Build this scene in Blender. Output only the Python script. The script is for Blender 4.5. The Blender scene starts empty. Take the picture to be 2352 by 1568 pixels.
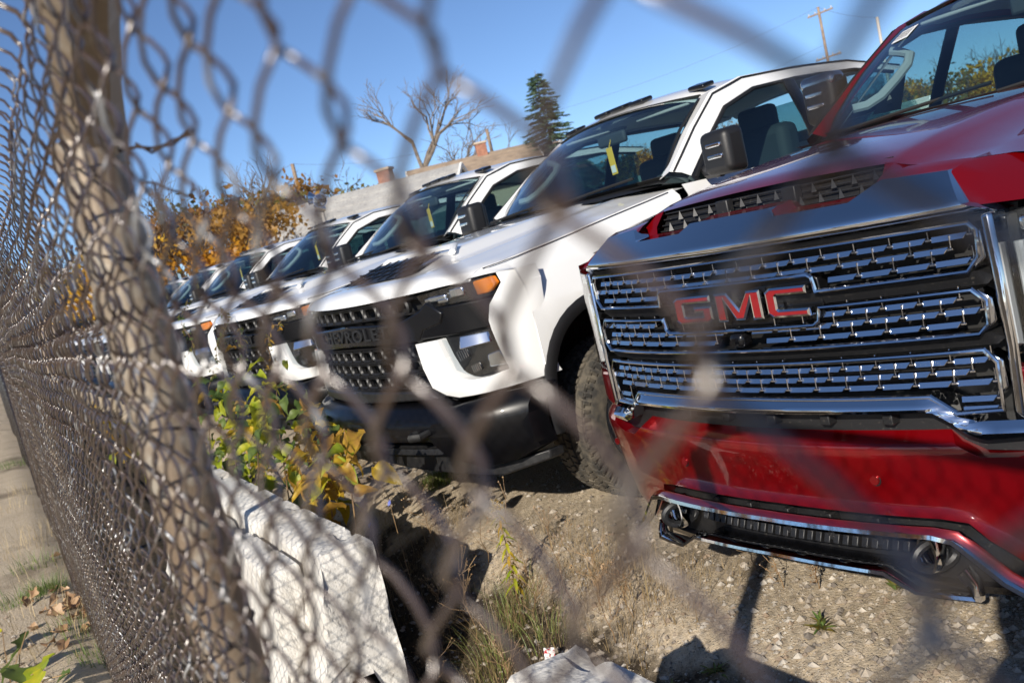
import bpy, bmesh, math, random
from mathutils import Vector, Matrix, noise
R = math.radians
scn = bpy.context.scene
COL = scn.collection
rnd = random.Random(7)

# ------------------------------------------------------------------ camera
CAMP = Vector((1.979, -2.033, 1.422))
ROLL, PITCH, YAW = R(13.38), R(6.33), R(-57.25)
fwd = Vector((math.sin(YAW)*math.cos(PITCH), math.cos(YAW)*math.cos(PITCH), -math.sin(PITCH)))
r0 = Vector((math.cos(YAW), -math.sin(YAW), 0)); u0 = r0.cross(fwd)
cr = r0*math.cos(ROLL) - u0*math.sin(ROLL); cu = r0*math.sin(ROLL) + u0*math.cos(ROLL)
cam = bpy.data.cameras.new('camera'); camo = bpy.data.objects.new('camera', cam); COL.objects.link(camo)
camo.matrix_world = Matrix(((cr.x, cu.x, -fwd.x, CAMP.x), (cr.y, cu.y, -fwd.y, CAMP.y), (cr.z, cu.z, -fwd.z, CAMP.z), (0, 0, 0, 1)))
cam.sensor_width = 36; cam.lens = 33.9; cam.clip_start = 0.01; cam.clip_end = 1200
cam.dof.use_dof = True; cam.dof.focus_distance = 2.95; cam.dof.aperture_fstop = 5.6; cam.dof.aperture_blades = 8
scn.camera = camo
def pixdir(px, py):                     # a pixel of the 2352-wide photograph to a direction
    d = fwd*2214.8 + cr*(px-1176) - cu*(py-784)
    return d.normalized()
def on_z(px, py, z=0.0):
    d = pixdir(px, py); return CAMP + d*((z-CAMP.z)/d.z)
def at_dist(px, py, dist):              # horizontal distance from the camera
    d = pixdir(px, py); return CAMP + d*(dist/math.hypot(d.x, d.y))

# ------------------------------------------------------------------ sky and sun
SUN = Vector((-.637, 1.0, -.568)).normalized()      # direction the light travels
elev = math.asin(-SUN.z); azim = math.atan2(-SUN.x, -SUN.y)
w = bpy.data.worlds.new('World'); scn.world = w; w.use_nodes = True
nt = w.node_tree; bg = nt.nodes['Background']
sky = nt.nodes.new('ShaderNodeTexSky'); sky.sky_type = 'NISHITA'; sky.sun_disc = False
sky.sun_elevation = elev; sky.sun_rotation = azim; sky.air_density = .6; sky.dust_density = .2; sky.ozone_density = 4.0; sky.altitude = 300
nt.links.new(sky.outputs[0], bg.inputs[0]); bg.inputs[1].default_value = .105
sl = bpy.data.lights.new('sun', 'SUN'); sl.energy = 5.0; sl.angle = R(.53); sl.color = (1, .93, .82)
so = bpy.data.objects.new('sun', sl); COL.objects.link(so); so.rotation_euler = SUN.to_track_quat('-Z', 'Y').to_euler(); so.location = (10, -16, 12)
scn.view_settings.view_transform = 'Standard'; scn.view_settings.look = 'None'; scn.view_settings.gamma = 1
scn.view_settings.exposure = 0.38; scn.view_settings.use_curve_mapping = False
scn.cycles.use_denoising = True
scn.cycles.max_bounces = 10; scn.cycles.transparent_max_bounces = 16; scn.cycles.caustics_reflective = False; scn.cycles.caustics_refractive = False

# ------------------------------------------------------------------ materials
MATS = {}
def pmat(name, col, rough=.5, metal=0, coat=0, bump=None, var=None, spec=.5, trans=0, dust=None, world=False, coatr=.03):
    """procedural principled material. var=(scale, colour2, lo, hi); bump=(scale, strength); dust=(colour, scale, lo, hi)"""
    m = bpy.data.materials.new(name); m.use_nodes = True; n = m.node_tree; b = n.nodes['Principled BSDF']
    b.inputs['Base Color'].default_value = (*col, 1); b.inputs['Roughness'].default_value = rough
    b.inputs['Metallic'].default_value = metal; b.inputs['Coat Weight'].default_value = coat; b.inputs['Coat Roughness'].default_value = coatr
    b.inputs['Specular IOR Level'].default_value = spec; b.inputs['Transmission Weight'].default_value = trans
    tc = n.nodes.new('ShaderNodeTexCoord'); last = None
    src_ = n.nodes.new('ShaderNodeNewGeometry').outputs['Position'] if world else tc.outputs['Object']
    def noi(scale, detail=6):
        t = n.nodes.new('ShaderNodeTexNoise'); t.inputs['Scale'].default_value = scale; t.inputs['Detail'].default_value = detail
        n.links.new(src_, t.inputs['Vector']); return t
    def ramp(src, lo, hi):
        q = n.nodes.new('ShaderNodeMapRange'); q.inputs['From Min'].default_value = lo; q.inputs['From Max'].default_value = hi
        n.links.new(src, q.inputs['Value']); return q.outputs[0]
    def mix(fac, a, c2):
        x = n.nodes.new('ShaderNodeMix'); x.data_type = 'RGBA'; n.links.new(fac, x.inputs[0])
        if a is None: x.inputs[6].default_value = (*col, 1)
        else: n.links.new(a, x.inputs[6])
        x.inputs[7].default_value = (*c2, 1); return x.outputs[2]
    if var:
        for (sc, c2, lo, hi) in (var if isinstance(var, list) else [var]):
            last = mix(ramp(noi(sc).outputs[0], lo, hi), last, c2)
    if dust:
        c2, sc, lo, hi = dust
        fac = ramp(noi(sc, 8).outputs[0], lo, hi); last = mix(fac, last, c2)
        rr = n.nodes.new('ShaderNodeMapRange'); rr.inputs['To Min'].default_value = rough; rr.inputs['To Max'].default_value = .85
        n.links.new(fac, rr.inputs['Value']); n.links.new(rr.outputs[0], b.inputs['Roughness'])
        if coat: 
            r2 = n.nodes.new('ShaderNodeMapRange'); r2.inputs['To Min'].default_value = coat; r2.inputs['To Max'].default_value = 0
            n.links.new(fac, r2.inputs['Value']); n.links.new(r2.outputs[0], b.inputs['Coat Weight'])
    if last is not None: n.links.new(last, b.inputs['Base Color'])
    if bump:
        bp = n.nodes.new('ShaderNodeBump'); bp.inputs['Strength'].default_value = bump[1]; bp.inputs['Distance'].default_value = bump[2] if len(bump) > 2 else .01
        n.links.new(noi(bump[0], 8).outputs[0], bp.inputs['Height']); n.links.new(bp.outputs[0], b.inputs['Normal'])
    MATS[name] = m; return m
def glass_mat(name, tint, rough=.0, f0=.05):
    m = bpy.data.materials.new(name); m.use_nodes = True; n = m.node_tree; n.nodes.clear()
    o = n.nodes.new('ShaderNodeOutputMaterial'); mx = n.nodes.new('ShaderNodeMixShader'); lw = n.nodes.new('ShaderNodeLayerWeight'); lw.inputs[0].default_value = .5; pw = n.nodes.new('ShaderNodeMath'); pw.operation = 'POWER'; pw.inputs[1].default_value = 5; n.links.new(lw.outputs['Facing'], pw.inputs[0])
    fr = n.nodes.new('ShaderNodeMath'); fr.operation = 'MULTIPLY_ADD'; fr.inputs[1].default_value = 1-f0; fr.inputs[2].default_value = f0; n.links.new(pw.outputs[0], fr.inputs[0])
    tr = n.nodes.new('ShaderNodeBsdfTransparent'); tr.inputs[0].default_value = (*tint, 1)
    gl = n.nodes.new('ShaderNodeBsdfGlossy'); gl.inputs['Roughness'].default_value = rough; gl.inputs[0].default_value = (1, 1, 1, 1)
    n.links.new(fr.outputs[0], mx.inputs[0]); n.links.new(tr.outputs[0], mx.inputs[1]); n.links.new(gl.outputs[0], mx.inputs[2]); n.links.new(mx.outputs[0], o.inputs[0])
    MATS[name] = m; return m
pmat('red_paint', (.22, .001, .0035), .28, .50, 1.0, dust=((.20, .10, .08), 120, .74, .84))
pmat('white_paint', (.78, .78, .77), .35, 0, 1.0)
pmat('chrome', (.80, .81, .83), .05, 1.0)
pmat('chrome_dark', (.58, .59, .62), .08, 1.0)  # even, darker chrome base so reflections in the grille read deeper
pmat('black_plastic', (.012, .012, .013), .45, 0, 0, bump=(900, .12, .002), dust=((.075, .066, .055), 130, .62, .78))
pmat('black_gloss', (.005, .005, .006), .25, 0, .25, spec=.35)
pmat('black_paint', (.003, .003, .004), .32, 0, .22, spec=.2)
pmat('trim_black', (.010, .010, .011), .48, bump=(700, .15, .002))
pmat('seal_black', (.008, .008, .008), .6)
pmat('rubber', (.035, .033, .03), .8, bump=(160, .3, .004), var=[(14, (.16, .135, .10), .40, .72), (70, (.10, .085, .065), .5, .8)])
pmat('rim', (.5, .5, .5), .3, 1.0)
pmat('interior_dark', (.035, .045, .052), .7)
pmat('interior_grey', (.30, .33, .34), .7)
pmat('headliner', (.45, .46, .46), .9)
pmat('amber', (.75, .20, .01), .15, 0, 1.0)
pmat('lamp_reflector', (.75, .76, .78), .12, 1.0)
pmat('letter_red', (.30, .006, .012), .28, .3, 1.0)
pmat('hang_tag', (.80, .50, .05), .5)
pmat('paper', (.75, .75, .74), .7)
pmat('ink', (.04, .04, .045), .7)
glass_mat('windshield_glass', (.66, .80, .80), f0=.13); glass_mat('side_glass', (.46, .60, .60), f0=.08); glass_mat('lens_glass', (.93, .95, .96))
M = MATS

# ------------------------------------------------------------------ mesh helpers
def tag(o, label=None, cat=None, group=None, kind=None):
    if label: o['label'] = label
    if cat: o['category'] = cat
    if group: o['group'] = group
    if kind: o['kind'] = kind
    return o
def empty(name, loc=(0, 0, 0), rz=0):
    o = bpy.data.objects.new(name, None); COL.objects.link(o); o.location = loc; o.rotation_euler = (0, 0, rz); o.empty_display_size = .2; return o
def finish(name, bm, mat, parent=None, smooth=True, angle=38, bevel=0, seg=2, norm=True):
    if norm: bmesh.ops.recalc_face_normals(bm, faces=bm.faces)
    me = bpy.data.meshes.new(name); bm.to_mesh(me); bm.free()
    for m in (mat if isinstance(mat, (list, tuple)) else [mat]): me.materials.append(m if not isinstance(m, str) else M[m])
    if smooth:
        for p in me.polygons: p.use_smooth = True
        me.set_sharp_from_angle(angle=R(angle))
    o = bpy.data.objects.new(name, me); COL.objects.link(o)
    if parent: o.parent = parent
    if bevel:
        b = o.modifiers.new('bevel', 'BEVEL'); b.width = bevel; b.segments = seg; b.limit_method = 'ANGLE'; b.angle_limit = R(38); b.harden_normals = False
    return o
def inst(src, parent=None, loc=None, rot=None, scale=None, name=None):
    o = bpy.data.objects.new(name or src.name.split('.')[0], src.data); COL.objects.link(o)
    for md in src.modifiers:
        b = o.modifiers.new(md.name, md.type); b.width = md.width; b.segments = md.segments; b.limit_method = 'ANGLE'; b.angle_limit = md.angle_limit
    if parent: o.parent = parent
    if loc is not None: o.location = loc
    if rot is not None: o.rotation_euler = rot
    if scale is not None: o.scale = scale
    return o
def copy_tree(o, parent=None):
    c = o.copy(); COL.objects.link(c); c.parent = parent
    for ch in list(o.children): copy_tree(ch, c)
    return c
def add_box(bm, c, s, rot=None):
    g = bmesh.ops.create_cube(bm, size=1)['verts']
    for v in g:
        v.co = Vector((v.co.x*s[0], v.co.y*s[1], v.co.z*s[2]))
        if rot: v.co = rot @ v.co
        v.co += Vector(c)
    return g
def add_loft(bm, rows, closed_u=False, closed_v=False):
    vs = [[bm.verts.new(p) for p in r] for r in rows]
    nr, nc = len(vs), len(vs[0])
    for i in range(nr if closed_v else nr-1):
        for j in range(nc if closed_u else nc-1):
            a, b, c, d = vs[i][j], vs[i][(j+1) % nc], vs[(i+1) % nr][(j+1) % nc], vs[(i+1) % nr][j]
            if len({a, b, c, d}) == 4:
                try: bm.faces.new((a, b, c, d))
                except ValueError: pass
    return vs
def add_tube(bm, path, rad, sides=8, closed=False, ref=Vector((0, 1, 0)), rb=None, caps=True, shear=0):
    """rad may be a list; rb = radius along ref (else round)"""
    n = len(path); path = [Vector(p) for p in path]; rings = []; prev = None
    for i, p in enumerate(path):
        a = path[(i-1) % n] if (closed or i > 0) else p; b = path[(i+1) % n] if (closed or i < n-1) else p
        t1 = (p-a); t2 = (b-p)
        t = ((t1.normalized() if t1.length > 1e-9 else Vector()) + (t2.normalized() if t2.length > 1e-9 else Vector()))
        t = t.normalized() if t.length > 1e-9 else (b-a).normalized()
        rr = ref
        if abs(t.dot(rr)) > .9 and rb is None: rr = Vector((1, 0, 0)) if prev is None else prev
        nrm = t.cross(rr).normalized(); bi = nrm.cross(t).normalized()
        if rb is None:
            if prev is not None:
                bi = (prev - t*prev.dot(t)).normalized(); nrm = t.cross(bi).normalized()
            prev = bi
        cosb = 1
        if t1.length > 1e-9 and t2.length > 1e-9: cosb = max(.5, t.dot(t2.normalized()))
        ra = rad[i] if isinstance(rad, (list, tuple)) else rad
        rbb = ra if rb is None else rb
        rings.append([p + nrm*(math.cos(2*math.pi*k/sides+math.pi/sides)*ra/cosb) + bi*(math.sin(2*math.pi*k/sides+math.pi/sides)*rbb) for k in range(sides)])
    if shear: rings = [[Vector((v.x, v.y+shear*(v.z-p.z), v.z)) for v in rg] for rg, p in zip(rings, path)]
    vs = add_loft(bm, rings, closed_u=True, closed_v=closed)
    if caps and not closed:
        for r_ in (vs[0], vs[-1]):
            try: bm.faces.new(r_)
            except ValueError: pass
def tube(name, path, rad, mat, parent=None, **k):
    bm = bmesh.new(); add_tube(bm, path, rad, **k); return finish(name, bm, mat, parent)
def box(name, c, s, mat, parent=None, bevel=.01, rot=None, seg=2):
    bm = bmesh.new(); add_box(bm, c, s, rot); return finish(name, bm, mat, parent, bevel=bevel, seg=seg)
def loft(name, rows, mat, parent=None, **k):
    bm = bmesh.new(); add_loft(bm, rows, k.pop('closed_u', False), k.pop('closed_v', False)); return finish(name, bm, mat, parent, **k)
def patch(name, poly, mat, parent, G, off=0, thick=.03, prof=None, dx=.07, dz=None, bevel=0, seg=2, prof2=None):
    """flat outline in (x, z) given depth and wrapped onto the bowed front of a vehicle"""
    bm = bmesh.new(); f = bm.faces.new([bm.verts.new((x, 0, z)) for x, z in poly])
    ex = bmesh.ops.extrude_face_region(bm, geom=[f])['geom']
    for v in ex:
        if isinstance(v, bmesh.types.BMVert): v.co.y += thick
    xs = [p[0] for p in poly]; zs = [p[1] for p in poly]
    x = math.ceil(min(xs)/dx)*dx
    while x < max(xs)-1e-4:
        if x > min(xs)+1e-4: bmesh.ops.bisect_plane(bm, geom=bm.verts[:]+bm.edges[:]+bm.faces[:], plane_co=(x, 0, 0), plane_no=(1, 0, 0))
        x += dx
    if dz:
        z = math.ceil(min(zs)/dz)*dz
        while z < max(zs)-1e-4:
            if z > min(zs)+1e-4: bmesh.ops.bisect_plane(bm, geom=bm.verts[:]+bm.edges[:]+bm.faces[:], plane_co=(0, 0, z), plane_no=(0, 0, 1))
            z += dz
    for v in bm.verts: v.co.y += G(v.co.x) + off + (prof(v.co.z) if prof else 0) + (prof2(v.co.x, v.co.z) if prof2 else 0)
    return finish(name, bm, mat, parent, bevel=bevel, seg=seg)
def mir(poly): return [(-x, z) for x, z in reversed(poly)]
def sym(half):                      # half outline from the centre to the right and back, mirrored
    return half + [(-x, z) for x, z in reversed(half) if abs(x) > 1e-6]
def interp(tab, t):
    if t <= tab[0][0]: return tab[0][1]
    for (a, b), (c, d) in zip(tab, tab[1:]):
        if t <= c: return b + (d-b)*(t-a)/(c-a)
    return tab[-1][1]

# ------------------------------------------------------------------ trucks: shared pieces
def make_wheel(name, parent, x, y, side):
    """tyre with tread blocks and a rim; axle along x"""
    wpos = (x, y, .415)
    wh = empty(name); wh.parent = parent; wh.location = wpos
    Rt, W = .415, .27
    bm = bmesh.new(); NS = 72
    prof = [(-.095, .24), (-.128, .26), (-.138, .32), (-.133, .375), (-.118, .402), (-.06, .409), (.06, .409), (.118, .402), (.133, .375), (.138, .32), (.128, .26), (.095, .24)]
    rows = [[(px, math.cos(2*math.pi*i/NS)*pr, math.sin(2*math.pi*i/NS)*pr) for px, pr in prof] for i in range(NS)]
    add_loft(bm, rows, closed_v=True)
    NB = 64
    for i in range(NB):
        for j, (bx, bw, sh) in enumerate(((-.108, .045, .0), (-.055, .036, .5), (0, .036, .0), (.055, .036, .5), (.108, .045, .0))):
            a = 2*math.pi*(i+sh)/NB; q = Matrix.Rotation(a, 3, 'X')
            rr = .411 if abs(bx) < .1 else .403
            vs = add_box(bm, (0, 0, 0), (bw, .029 + .004*((i*7+j) % 3-1), .016))
            sk = .3*(1 if j % 2 else -1)
            for v in vs: v.co.y += v.co.x*sk; v.co += Vector((bx, 0, rr)); v.co = q @ v.co
            if abs(bx) > .1:
                vs = add_box(bm, (0, 0, 0), (.010, .016, .035))
                for v in vs: v.co += Vector((bx + .026*(1 if bx > 0 else -1), 0, .385)); v.co = q @ v.co
    finish('tyre', bm, 'rubber', wh, angle=30)
    bm = bmesh.new()
    s = side
    rp = [(s*.06, .0), (s*.10, .05), (s*.10, .09), (s*.06, .11), (s*.05, .2), (s*.10, .235), (s*.125, .255), (s*.0, .25), (s*-.1, .245)]
    add_loft(bm, [[(px, math.cos(2*math.pi*i/40)*pr, math.sin(2*math.pi*i/40)*pr) for px, pr in rp] for i in range(40)], closed_v=True)
    finish('rim', bm, 'rim', wh)
    return wh

def superarch(y0, ry, z0, rz, n=2.8, k=24):
    out = []
    for i in range(k+1):
        a = math.pi*(1-i/k); c, s = math.cos(a), math.sin(a)
        out.append((y0 + ry*math.copysign(abs(c)**(2/n), c), z0 + rz*abs(s)**(2/n)))
    return out

def make_cab(t, paint, mo=(0, 0, 0)):
    """windshield, pillars, roof, doors, glass, mirrors, interior, bed; x sideways, +y rearwards"""
    def wbase(x): return Vector((x, 1.40 + .22*(x/.8)**2, 1.50 + .015*(abs(x)/.8)))
    def wtop(x): return Vector((x*.835, 2.04 + .12*(x/.8)**2, 1.955 - .035*(x/.8)**2))
    xs = [-.80 + .1*i for i in range(17)]
    rows = []
    for k in range(7):
        u = k/6; rows.append([wbase(x).lerp(wtop(x), u) + Vector((0, -.035, .045))*math.sin(math.pi*u)*.6 for x in xs])
    loft('windshield', rows, 'windshield_glass', t)
    # black frit band round the glass edge
    bm = bmesh.new()
    for r_, in ([rows[0]], [rows[-1]]): add_tube(bm, [Vector(p)+Vector((0, .004, -.002)) for p in r_], .016, 6, ref=Vector((0, .7, .7)), rb=.004)
    for c in (0, -1): add_tube(bm, [Vector(r_[c])+Vector((0, .004, -.002)) for r_ in rows], .016, 6, ref=Vector((0, -.6, .8)), rb=.004)
    finish('windshield_seal', bm, 'seal_black', t)
    # roof
    rf = []
    for y, zc, hw in ((2.03, 1.958, .665), (2.14, 1.995, .675), (2.35, 2.025, .69), (2.8, 2.045, .70), (3.4, 2.035, .70), (3.85, 1.995, .70), (3.93, 1.94, .69)):
        rf.append([(hw*c, y + (.12*c*c if y < 2.1 else .08*c*c if y < 2.2 else 0), zc - .045*c*c - .03*abs(c)**6) for c in [-1+.125*i for i in range(17)]])
    loft('roof', rf, paint, t)
    def sgn(s):
        def f(pts): return [Vector((s*p[0], p[1], p[2])) for p in pts]
        E0 = f([(.79, 1.60, 1.505), (.725, 1.90, 1.735), (.668, 2.15, 1.918), (.70, 2.40, 1.965), (.715, 2.85, 1.975), (.715, 3.4, 1.965), (.71, 3.93, 1.90)])
        E1 = f([(.865, 1.61, 1.535), (.79, 1.90, 1.75), (.725, 2.17, 1.925), (.735, 2.42, 1.985), (.745, 2.85, 1.995), (.745, 3.4, 1.985), (.735, 3.95, 1.90)])
        E2 = f([(.925, 1.64, 1.515), (.845, 1.92, 1.71), (.785, 2.17, 1.875), (.772, 2.44, 1.945), (.775, 2.85, 1.962), (.775, 3.4, 1.955), (.77, 3.95, 1.88)])
        E3 = f([(.955, 1.70, 1.475), (.88, 1.93, 1.665), (.815, 2.17, 1.822), (.790, 2.46, 1.902), (.79, 2.85, 1.922), (.79, 3.4, 1.915), (.79, 3.80, 1.86)])
        o = loft('pillar', [E0, E1, E2, E3], paint, t)
        tube('door_seal', [p + Vector((s*.004, -.002, .004)) for p in [a.lerp(b, .35) for a, b in zip(E1, E2)]], .006, 'seal_black', o, sides=5)
        tube('window_seal', [p + Vector((s*.002, 0, -.004)) for p in E3], .013, 'seal_black', o, sides=6)
        belt = f([(.985, 1.70, 1.455), (.985, 1.93, 1.45), (.985, 2.17, 1.447), (.985, 2.46, 1.445), (.985, 2.85, 1.445), (.985, 3.4, 1.445), (.985, 3.80, 1.45)])
        mid = [a.lerp(b, .5) + Vector((s*.02, 0, 0)) for a, b in zip(E3, belt)]
        loft('side_window', [E3, mid, belt], 'side_glass', t)
        bp = [Vector((s*.80, 2.76, 1.915)), Vector((s*.905, 2.74, 1.68)), Vector((s*.992, 2.72, 1.45))]
        o = tube('window_pillar', bp, .055, 'black_gloss', t, sides=8, ref=Vector((s, 0, .3)), rb=.012)
        # door skin
        pr = [(.985, 1.455), (1.015, 1.40), (1.035, 1.25), (1.03, 1.08), (1.045, .90), (1.035, .66), (.99, .50)]
        dr = [[(s*x, y, z) for x, z in pr] for y in (1.56, 1.9, 2.3, 2.735)]
        d = loft('door', dr, paint, t); box('door_handle', (s*1.045, 2.60, 1.28), (.03, .2, .035), paint if paint == 'red_paint' else 'trim_black', d, .008)
        dr = [[(s*x, y, z) for x, z in pr] for y in (2.745, 3.2, 3.6, 3.93)]
        d = loft('door', dr, paint, t); box('door_handle', (s*1.045, 3.65, 1.28), (.03, .2, .035), paint if paint == 'red_paint' else 'trim_black', d, .008)
        box('rocker', (s*.97, 2.75, .47), (.08, 2.4, .10), 'trim_black', t)
        # towing mirror
        m = empty('mirror'); m.parent = t; m.location = (s*mo[0], mo[1], mo[2])
        bm = bmesh.new(); add_box(bm, (s*1.215, 1.655, 1.565), (.215, .13, .235))
        for v in bm.verts:
            if v.co.y < 1.65: v.co.x = s*1.215 + (v.co.x-s*1.215)*.86; v.co.z = 1.565 + (v.co.z-1.565)*.88
        finish('mirror_housing', bm, 'trim_black', m, bevel=.035, seg=4)
        bm = bmesh.new()
        for dz in (-.028, .028): add_box(bm, (s*1.225, 1.587, 1.575+dz), (.10, .018, .022))
        finish('mirror_lamp', bm, 'chrome', m, bevel=.006)
        if paint == 'red_paint': box('mirror_cap', (s*1.215, 1.65, 1.655), (.20, .11, .075), 'chrome', m, .03, seg=4)
        tube('mirror_arm', [(s*.955, 1.78, 1.50), (s*1.05, 1.70, 1.475), (s*1.17, 1.67, 1.47)], .026, 'trim_black', m)
        loft('mirror_sail', [[(s*.95, 1.67, 1.485), (s*.90, 1.87, 1.63)], [(s*.992, 1.67, 1.44), (s*.992, 1.90, 1.44)]], 'trim_black', m)
        # bed side
        br = [[(s*x, y, z) for x, z in ((.95, 1.50), (1.0, 1.48), (1.03, 1.3), (1.035, 1.05), (1.03, .62))] for y in (4.0, 4.6, 5.2, 6.0)]
        loft('bed_side', br, paint, t)
        make_wheel('wheel', t, s*.885, 5.05, s)
    sgn(1); sgn(-1)
    box('cab_rear', (0, 3.92, 1.15), (1.9, .03, 1.0), paint, t, .005); box('rear_window', (0, 3.90, 1.72), (1.3, .01, .30), 'side_glass', t, 0)
    box('bed_floor', (0, 5.0, .85), (1.9, 1.95, .12), 'trim_black', t, .005); box('tailgate', (0, 6.0, 1.15), (1.9, .06, .66), paint, t, .01)
    box('chassis', (0, 3.3, .60), (1.5, 5.0, .26), 'seal_black', t, .01)
    box('cab_floor', (0, 2.7, .80), (1.9, 2.35, .06), 'interior_dark', t, .005)
    # interior
    bm = bmesh.new()
    add_loft(bm, [[(x, y, z) for x in (-.88, -.4, 0, .4, .88)] for y, z in ((1.50, 1.49), (1.62, 1.47), (1.78, 1.45), (1.92, 1.40), (1.95, 1.25), (1.90, .9))])
    for v in bm.verts:
        if abs(v.co.x-.4) < .05 and 1.7 < v.co.y < 1.94: v.co.z += .04
    finish('dashboard', bm, 'interior_dark', t)
    for x in (-.42, .42):
        st = empty('seat'); st.parent = t
        box('seat_cushion', (x, 2.55, 1.02), (.54, .55, .20), 'interior_dark', st, .06, seg=3)
        box('seat_back', (x, 2.86, 1.36), (.52, .17, .66), 'interior_dark', st, .06, rot=None, seg=3)
        box('headrest', (x, 2.88, 1.74), (.28, .10, .17), 'interior_dark', st, .04, seg=3)
    box('rear_seat', (0, 3.70, 1.20), (1.5, .2, .65), 'interior_dark', t, .05, seg=3)
    sw = [(.41 + .19*math.cos(a), 2.08 - .19*math.sin(a)*.42, 1.36 + .19*math.sin(a)*.9) for a in [2*math.pi*i/24 for i in range(24)]]
    bm = bmesh.new(); add_tube(bm, sw, .017, 8, closed=True, ref=Vector((0, .9, .42)))
    add_box(bm, (.41, 2.09, 1.35), (.16, .05, .12)); add_box(bm, (.41, 2.08, 1.36), (.37, .025, .035))
    finish('steering_wheel', bm, 'interior_dark', t)
    # grab handle on the passenger pillar
    hp = [(-.745, 1.76, 1.60), (-.70, 1.80, 1.60), (-.655, 1.85, 1.625), (-.625, 1.93, 1.68), (-.60, 2.00, 1.735), (-.60, 2.03, 1.775), (-.65, 2.04, 1.80), (-.69, 2.03, 1.815)]
    tube('grab_handle', hp, .021, 'interior_grey', t, sides=8)
    for s in (-1, 1):
        loft('pillar_trim', [[(s*.765, 1.66, 1.52), (s*.69, 1.93, 1.73), (s*.63, 2.17, 1.905)], [(s*.87, 1.73, 1.48), (s*.80, 1.98, 1.69), (s*.75, 2.2, 1.86)]], 'interior_grey', t)
        box('sun_visor', (s*.36, 2.21, 1.90), (.46, .16, .02), 'headliner', t, .008)
    rl = [[(hw*c, y, zc - .05*c*c) for c in [-1+.25*i for i in range(9)]] for y, zc, hw in ((2.16, 1.935, .66), (2.4, 1.975, .68), (3.0, 1.99, .69), (3.85, 1.95, .69))]
    loft('headliner', rl, 'headliner', t)
    box('rear_view_mirror', (0.0, 2.03, 1.83), (.26, .035, .075), 'interior_dark', t, .015)
    # wipers and cowl
    loft('cowl', [[(x, 1.28 + .25*(x/.86)**2, 1.472) for x in [-.86+.172*i for i in range(11)]], [(x, 1.43 + .22*(x/.8)**2, 1.503) for x in [-.82+.164*i for i in range(11)]]], 'trim_black', t)
    for x0 in (-.55, .12):
        tube('wiper', [(x0, 1.37, 1.505), (x0+.3, 1.42, 1.525), (x0+.58, 1.50, 1.545)], .008, 'seal_black', t, sides=6)

def gfun(k0=.2, x0=.79, k1=3.0): return lambda x: k0*x*x + k1*max(0, abs(x)-x0)**2

def make_fender(t, paint, s, G, zh, zlow=.76, trim=True):
    """front fender with a squarish wheel arch; zh(y) = height of the hood's edge"""
    arch = superarch(.97, .545, .50, .565)
    def zb(y):
        if y <= .43: return zlow
        if y >= 1.51: return .52
        return interp(arch, y) if y not in (0,) else zlow
    rows = [[(.86, .18, zh(.22)-.06), (.92, .224, zh(.22)-.038), (.965, .285, zh(.22)-.036), (1.032, .400, zh(.22)-.040), (1.045, .428, 1.16), (1.047, .432, .95), (1.047, .434, .84), (1.047, .434, zlow)],
            [(.86, .30, zh(.3)-.06), (.922, .305, zh(.3)-.008), (.965, .335, zh(.3)-.030), (1.030, .415, 1.262), (1.046, .434, 1.16), (1.048, .436, .97), (1.048, .436, .85), (1.048, .436, zlow)]]
    for y in (.435, .45, .48, .52, .58, .66, .76, .88, .97, 1.08, 1.2, 1.3, 1.38, 1.44, 1.48, 1.505, 1.515, 1.55):
        b = zb(y); top = zh(y)
        k = min(1, (y-.43)/.3)
        pts = [(.86, top-.07), (.922, top-.006), (.955+.01*k, top-.045), (.995+.012*k, 1.22), (1.028, 1.13), (1.05, max(b+.03, 1.09 if b > .9 else 1.05)), (1.056, b+.02+(.0 if b > .9 else .25*(1.0-b))), (1.054, b)]
        rows.append([(p[0], y, p[1]) for p in pts])
    o = loft('fender', [[(s*p[0], p[1], p[2]) for p in r_] for r_ in rows], paint, t)
    if trim:
        pth = [(s*1.052, y, z-.014) for y, z in arch]
        tube('wheel_arch_trim', pth, .034, 'trim_black', o, sides=8, ref=Vector((1, 0, 0)), rb=.016)
    gp_ = [(s*(.935+.002), y, zh(y)-.012) for y in (.30, .5, .8, 1.1, 1.35, 1.5)]
    tube('panel_gap', gp_, .0026, 'seal_black', o, sides=4)
    ln = [[(s*x, .97+(y-.97)*.985, .50+(z-.50)*.985) for y, z in arch] for x in (1.045, .62)]
    ob = loft('wheel_liner', ln, 'seal_black', o)
    loft('wheel_liner', [[(s*.62, y, z) for y, z in arch], [(s*.62, y, .4) for y, z in arch]], 'seal_black', o)
    return o

# ------------------------------------------------------------------ white work truck
def text_mesh(txt, size, depth, name, mat, parent):
    cu_ = bpy.data.curves.new('lettering', 'FONT'); cu_.body = txt; cu_.size = size; cu_.extrude = depth; cu_.align_x = 'CENTER'; cu_.offset = .0015; cu_.space_character = 1.12
    ob = bpy.data.objects.new('tmp', cu_); COL.objects.link(ob)
    me = bpy.data.meshes.new_from_object(ob.evaluated_get(bpy.context.evaluated_depsgraph_get()))
    bpy.data.objects.remove(ob); me.materials.clear(); me.materials.append(M[mat]); me.name = name
    o = bpy.data.objects.new(name, me); COL.objects.link(o); o.parent = parent; o.rotation_euler = (R(90), 0, 0)
    return o
def link_mesh(w, h, r):
    """rounded ring of a grille, facing -y"""
    path = []
    for cx, cz, a0 in ((w/2-r, h/2-r, 0), (-w/2+r, h/2-r, 90), (-w/2+r, -h/2+r, 180), (w/2-r, -h/2+r, 270)):
        for k in range(4): a = R(a0+30*k); path.append((cx+r*math.cos(a), 0, cz+r*math.sin(a)))
    bm = bmesh.new(); add_tube(bm, path, .0085, 6, closed=True, ref=Vector((0, 1, 0)), rb=.018); return bm
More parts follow.
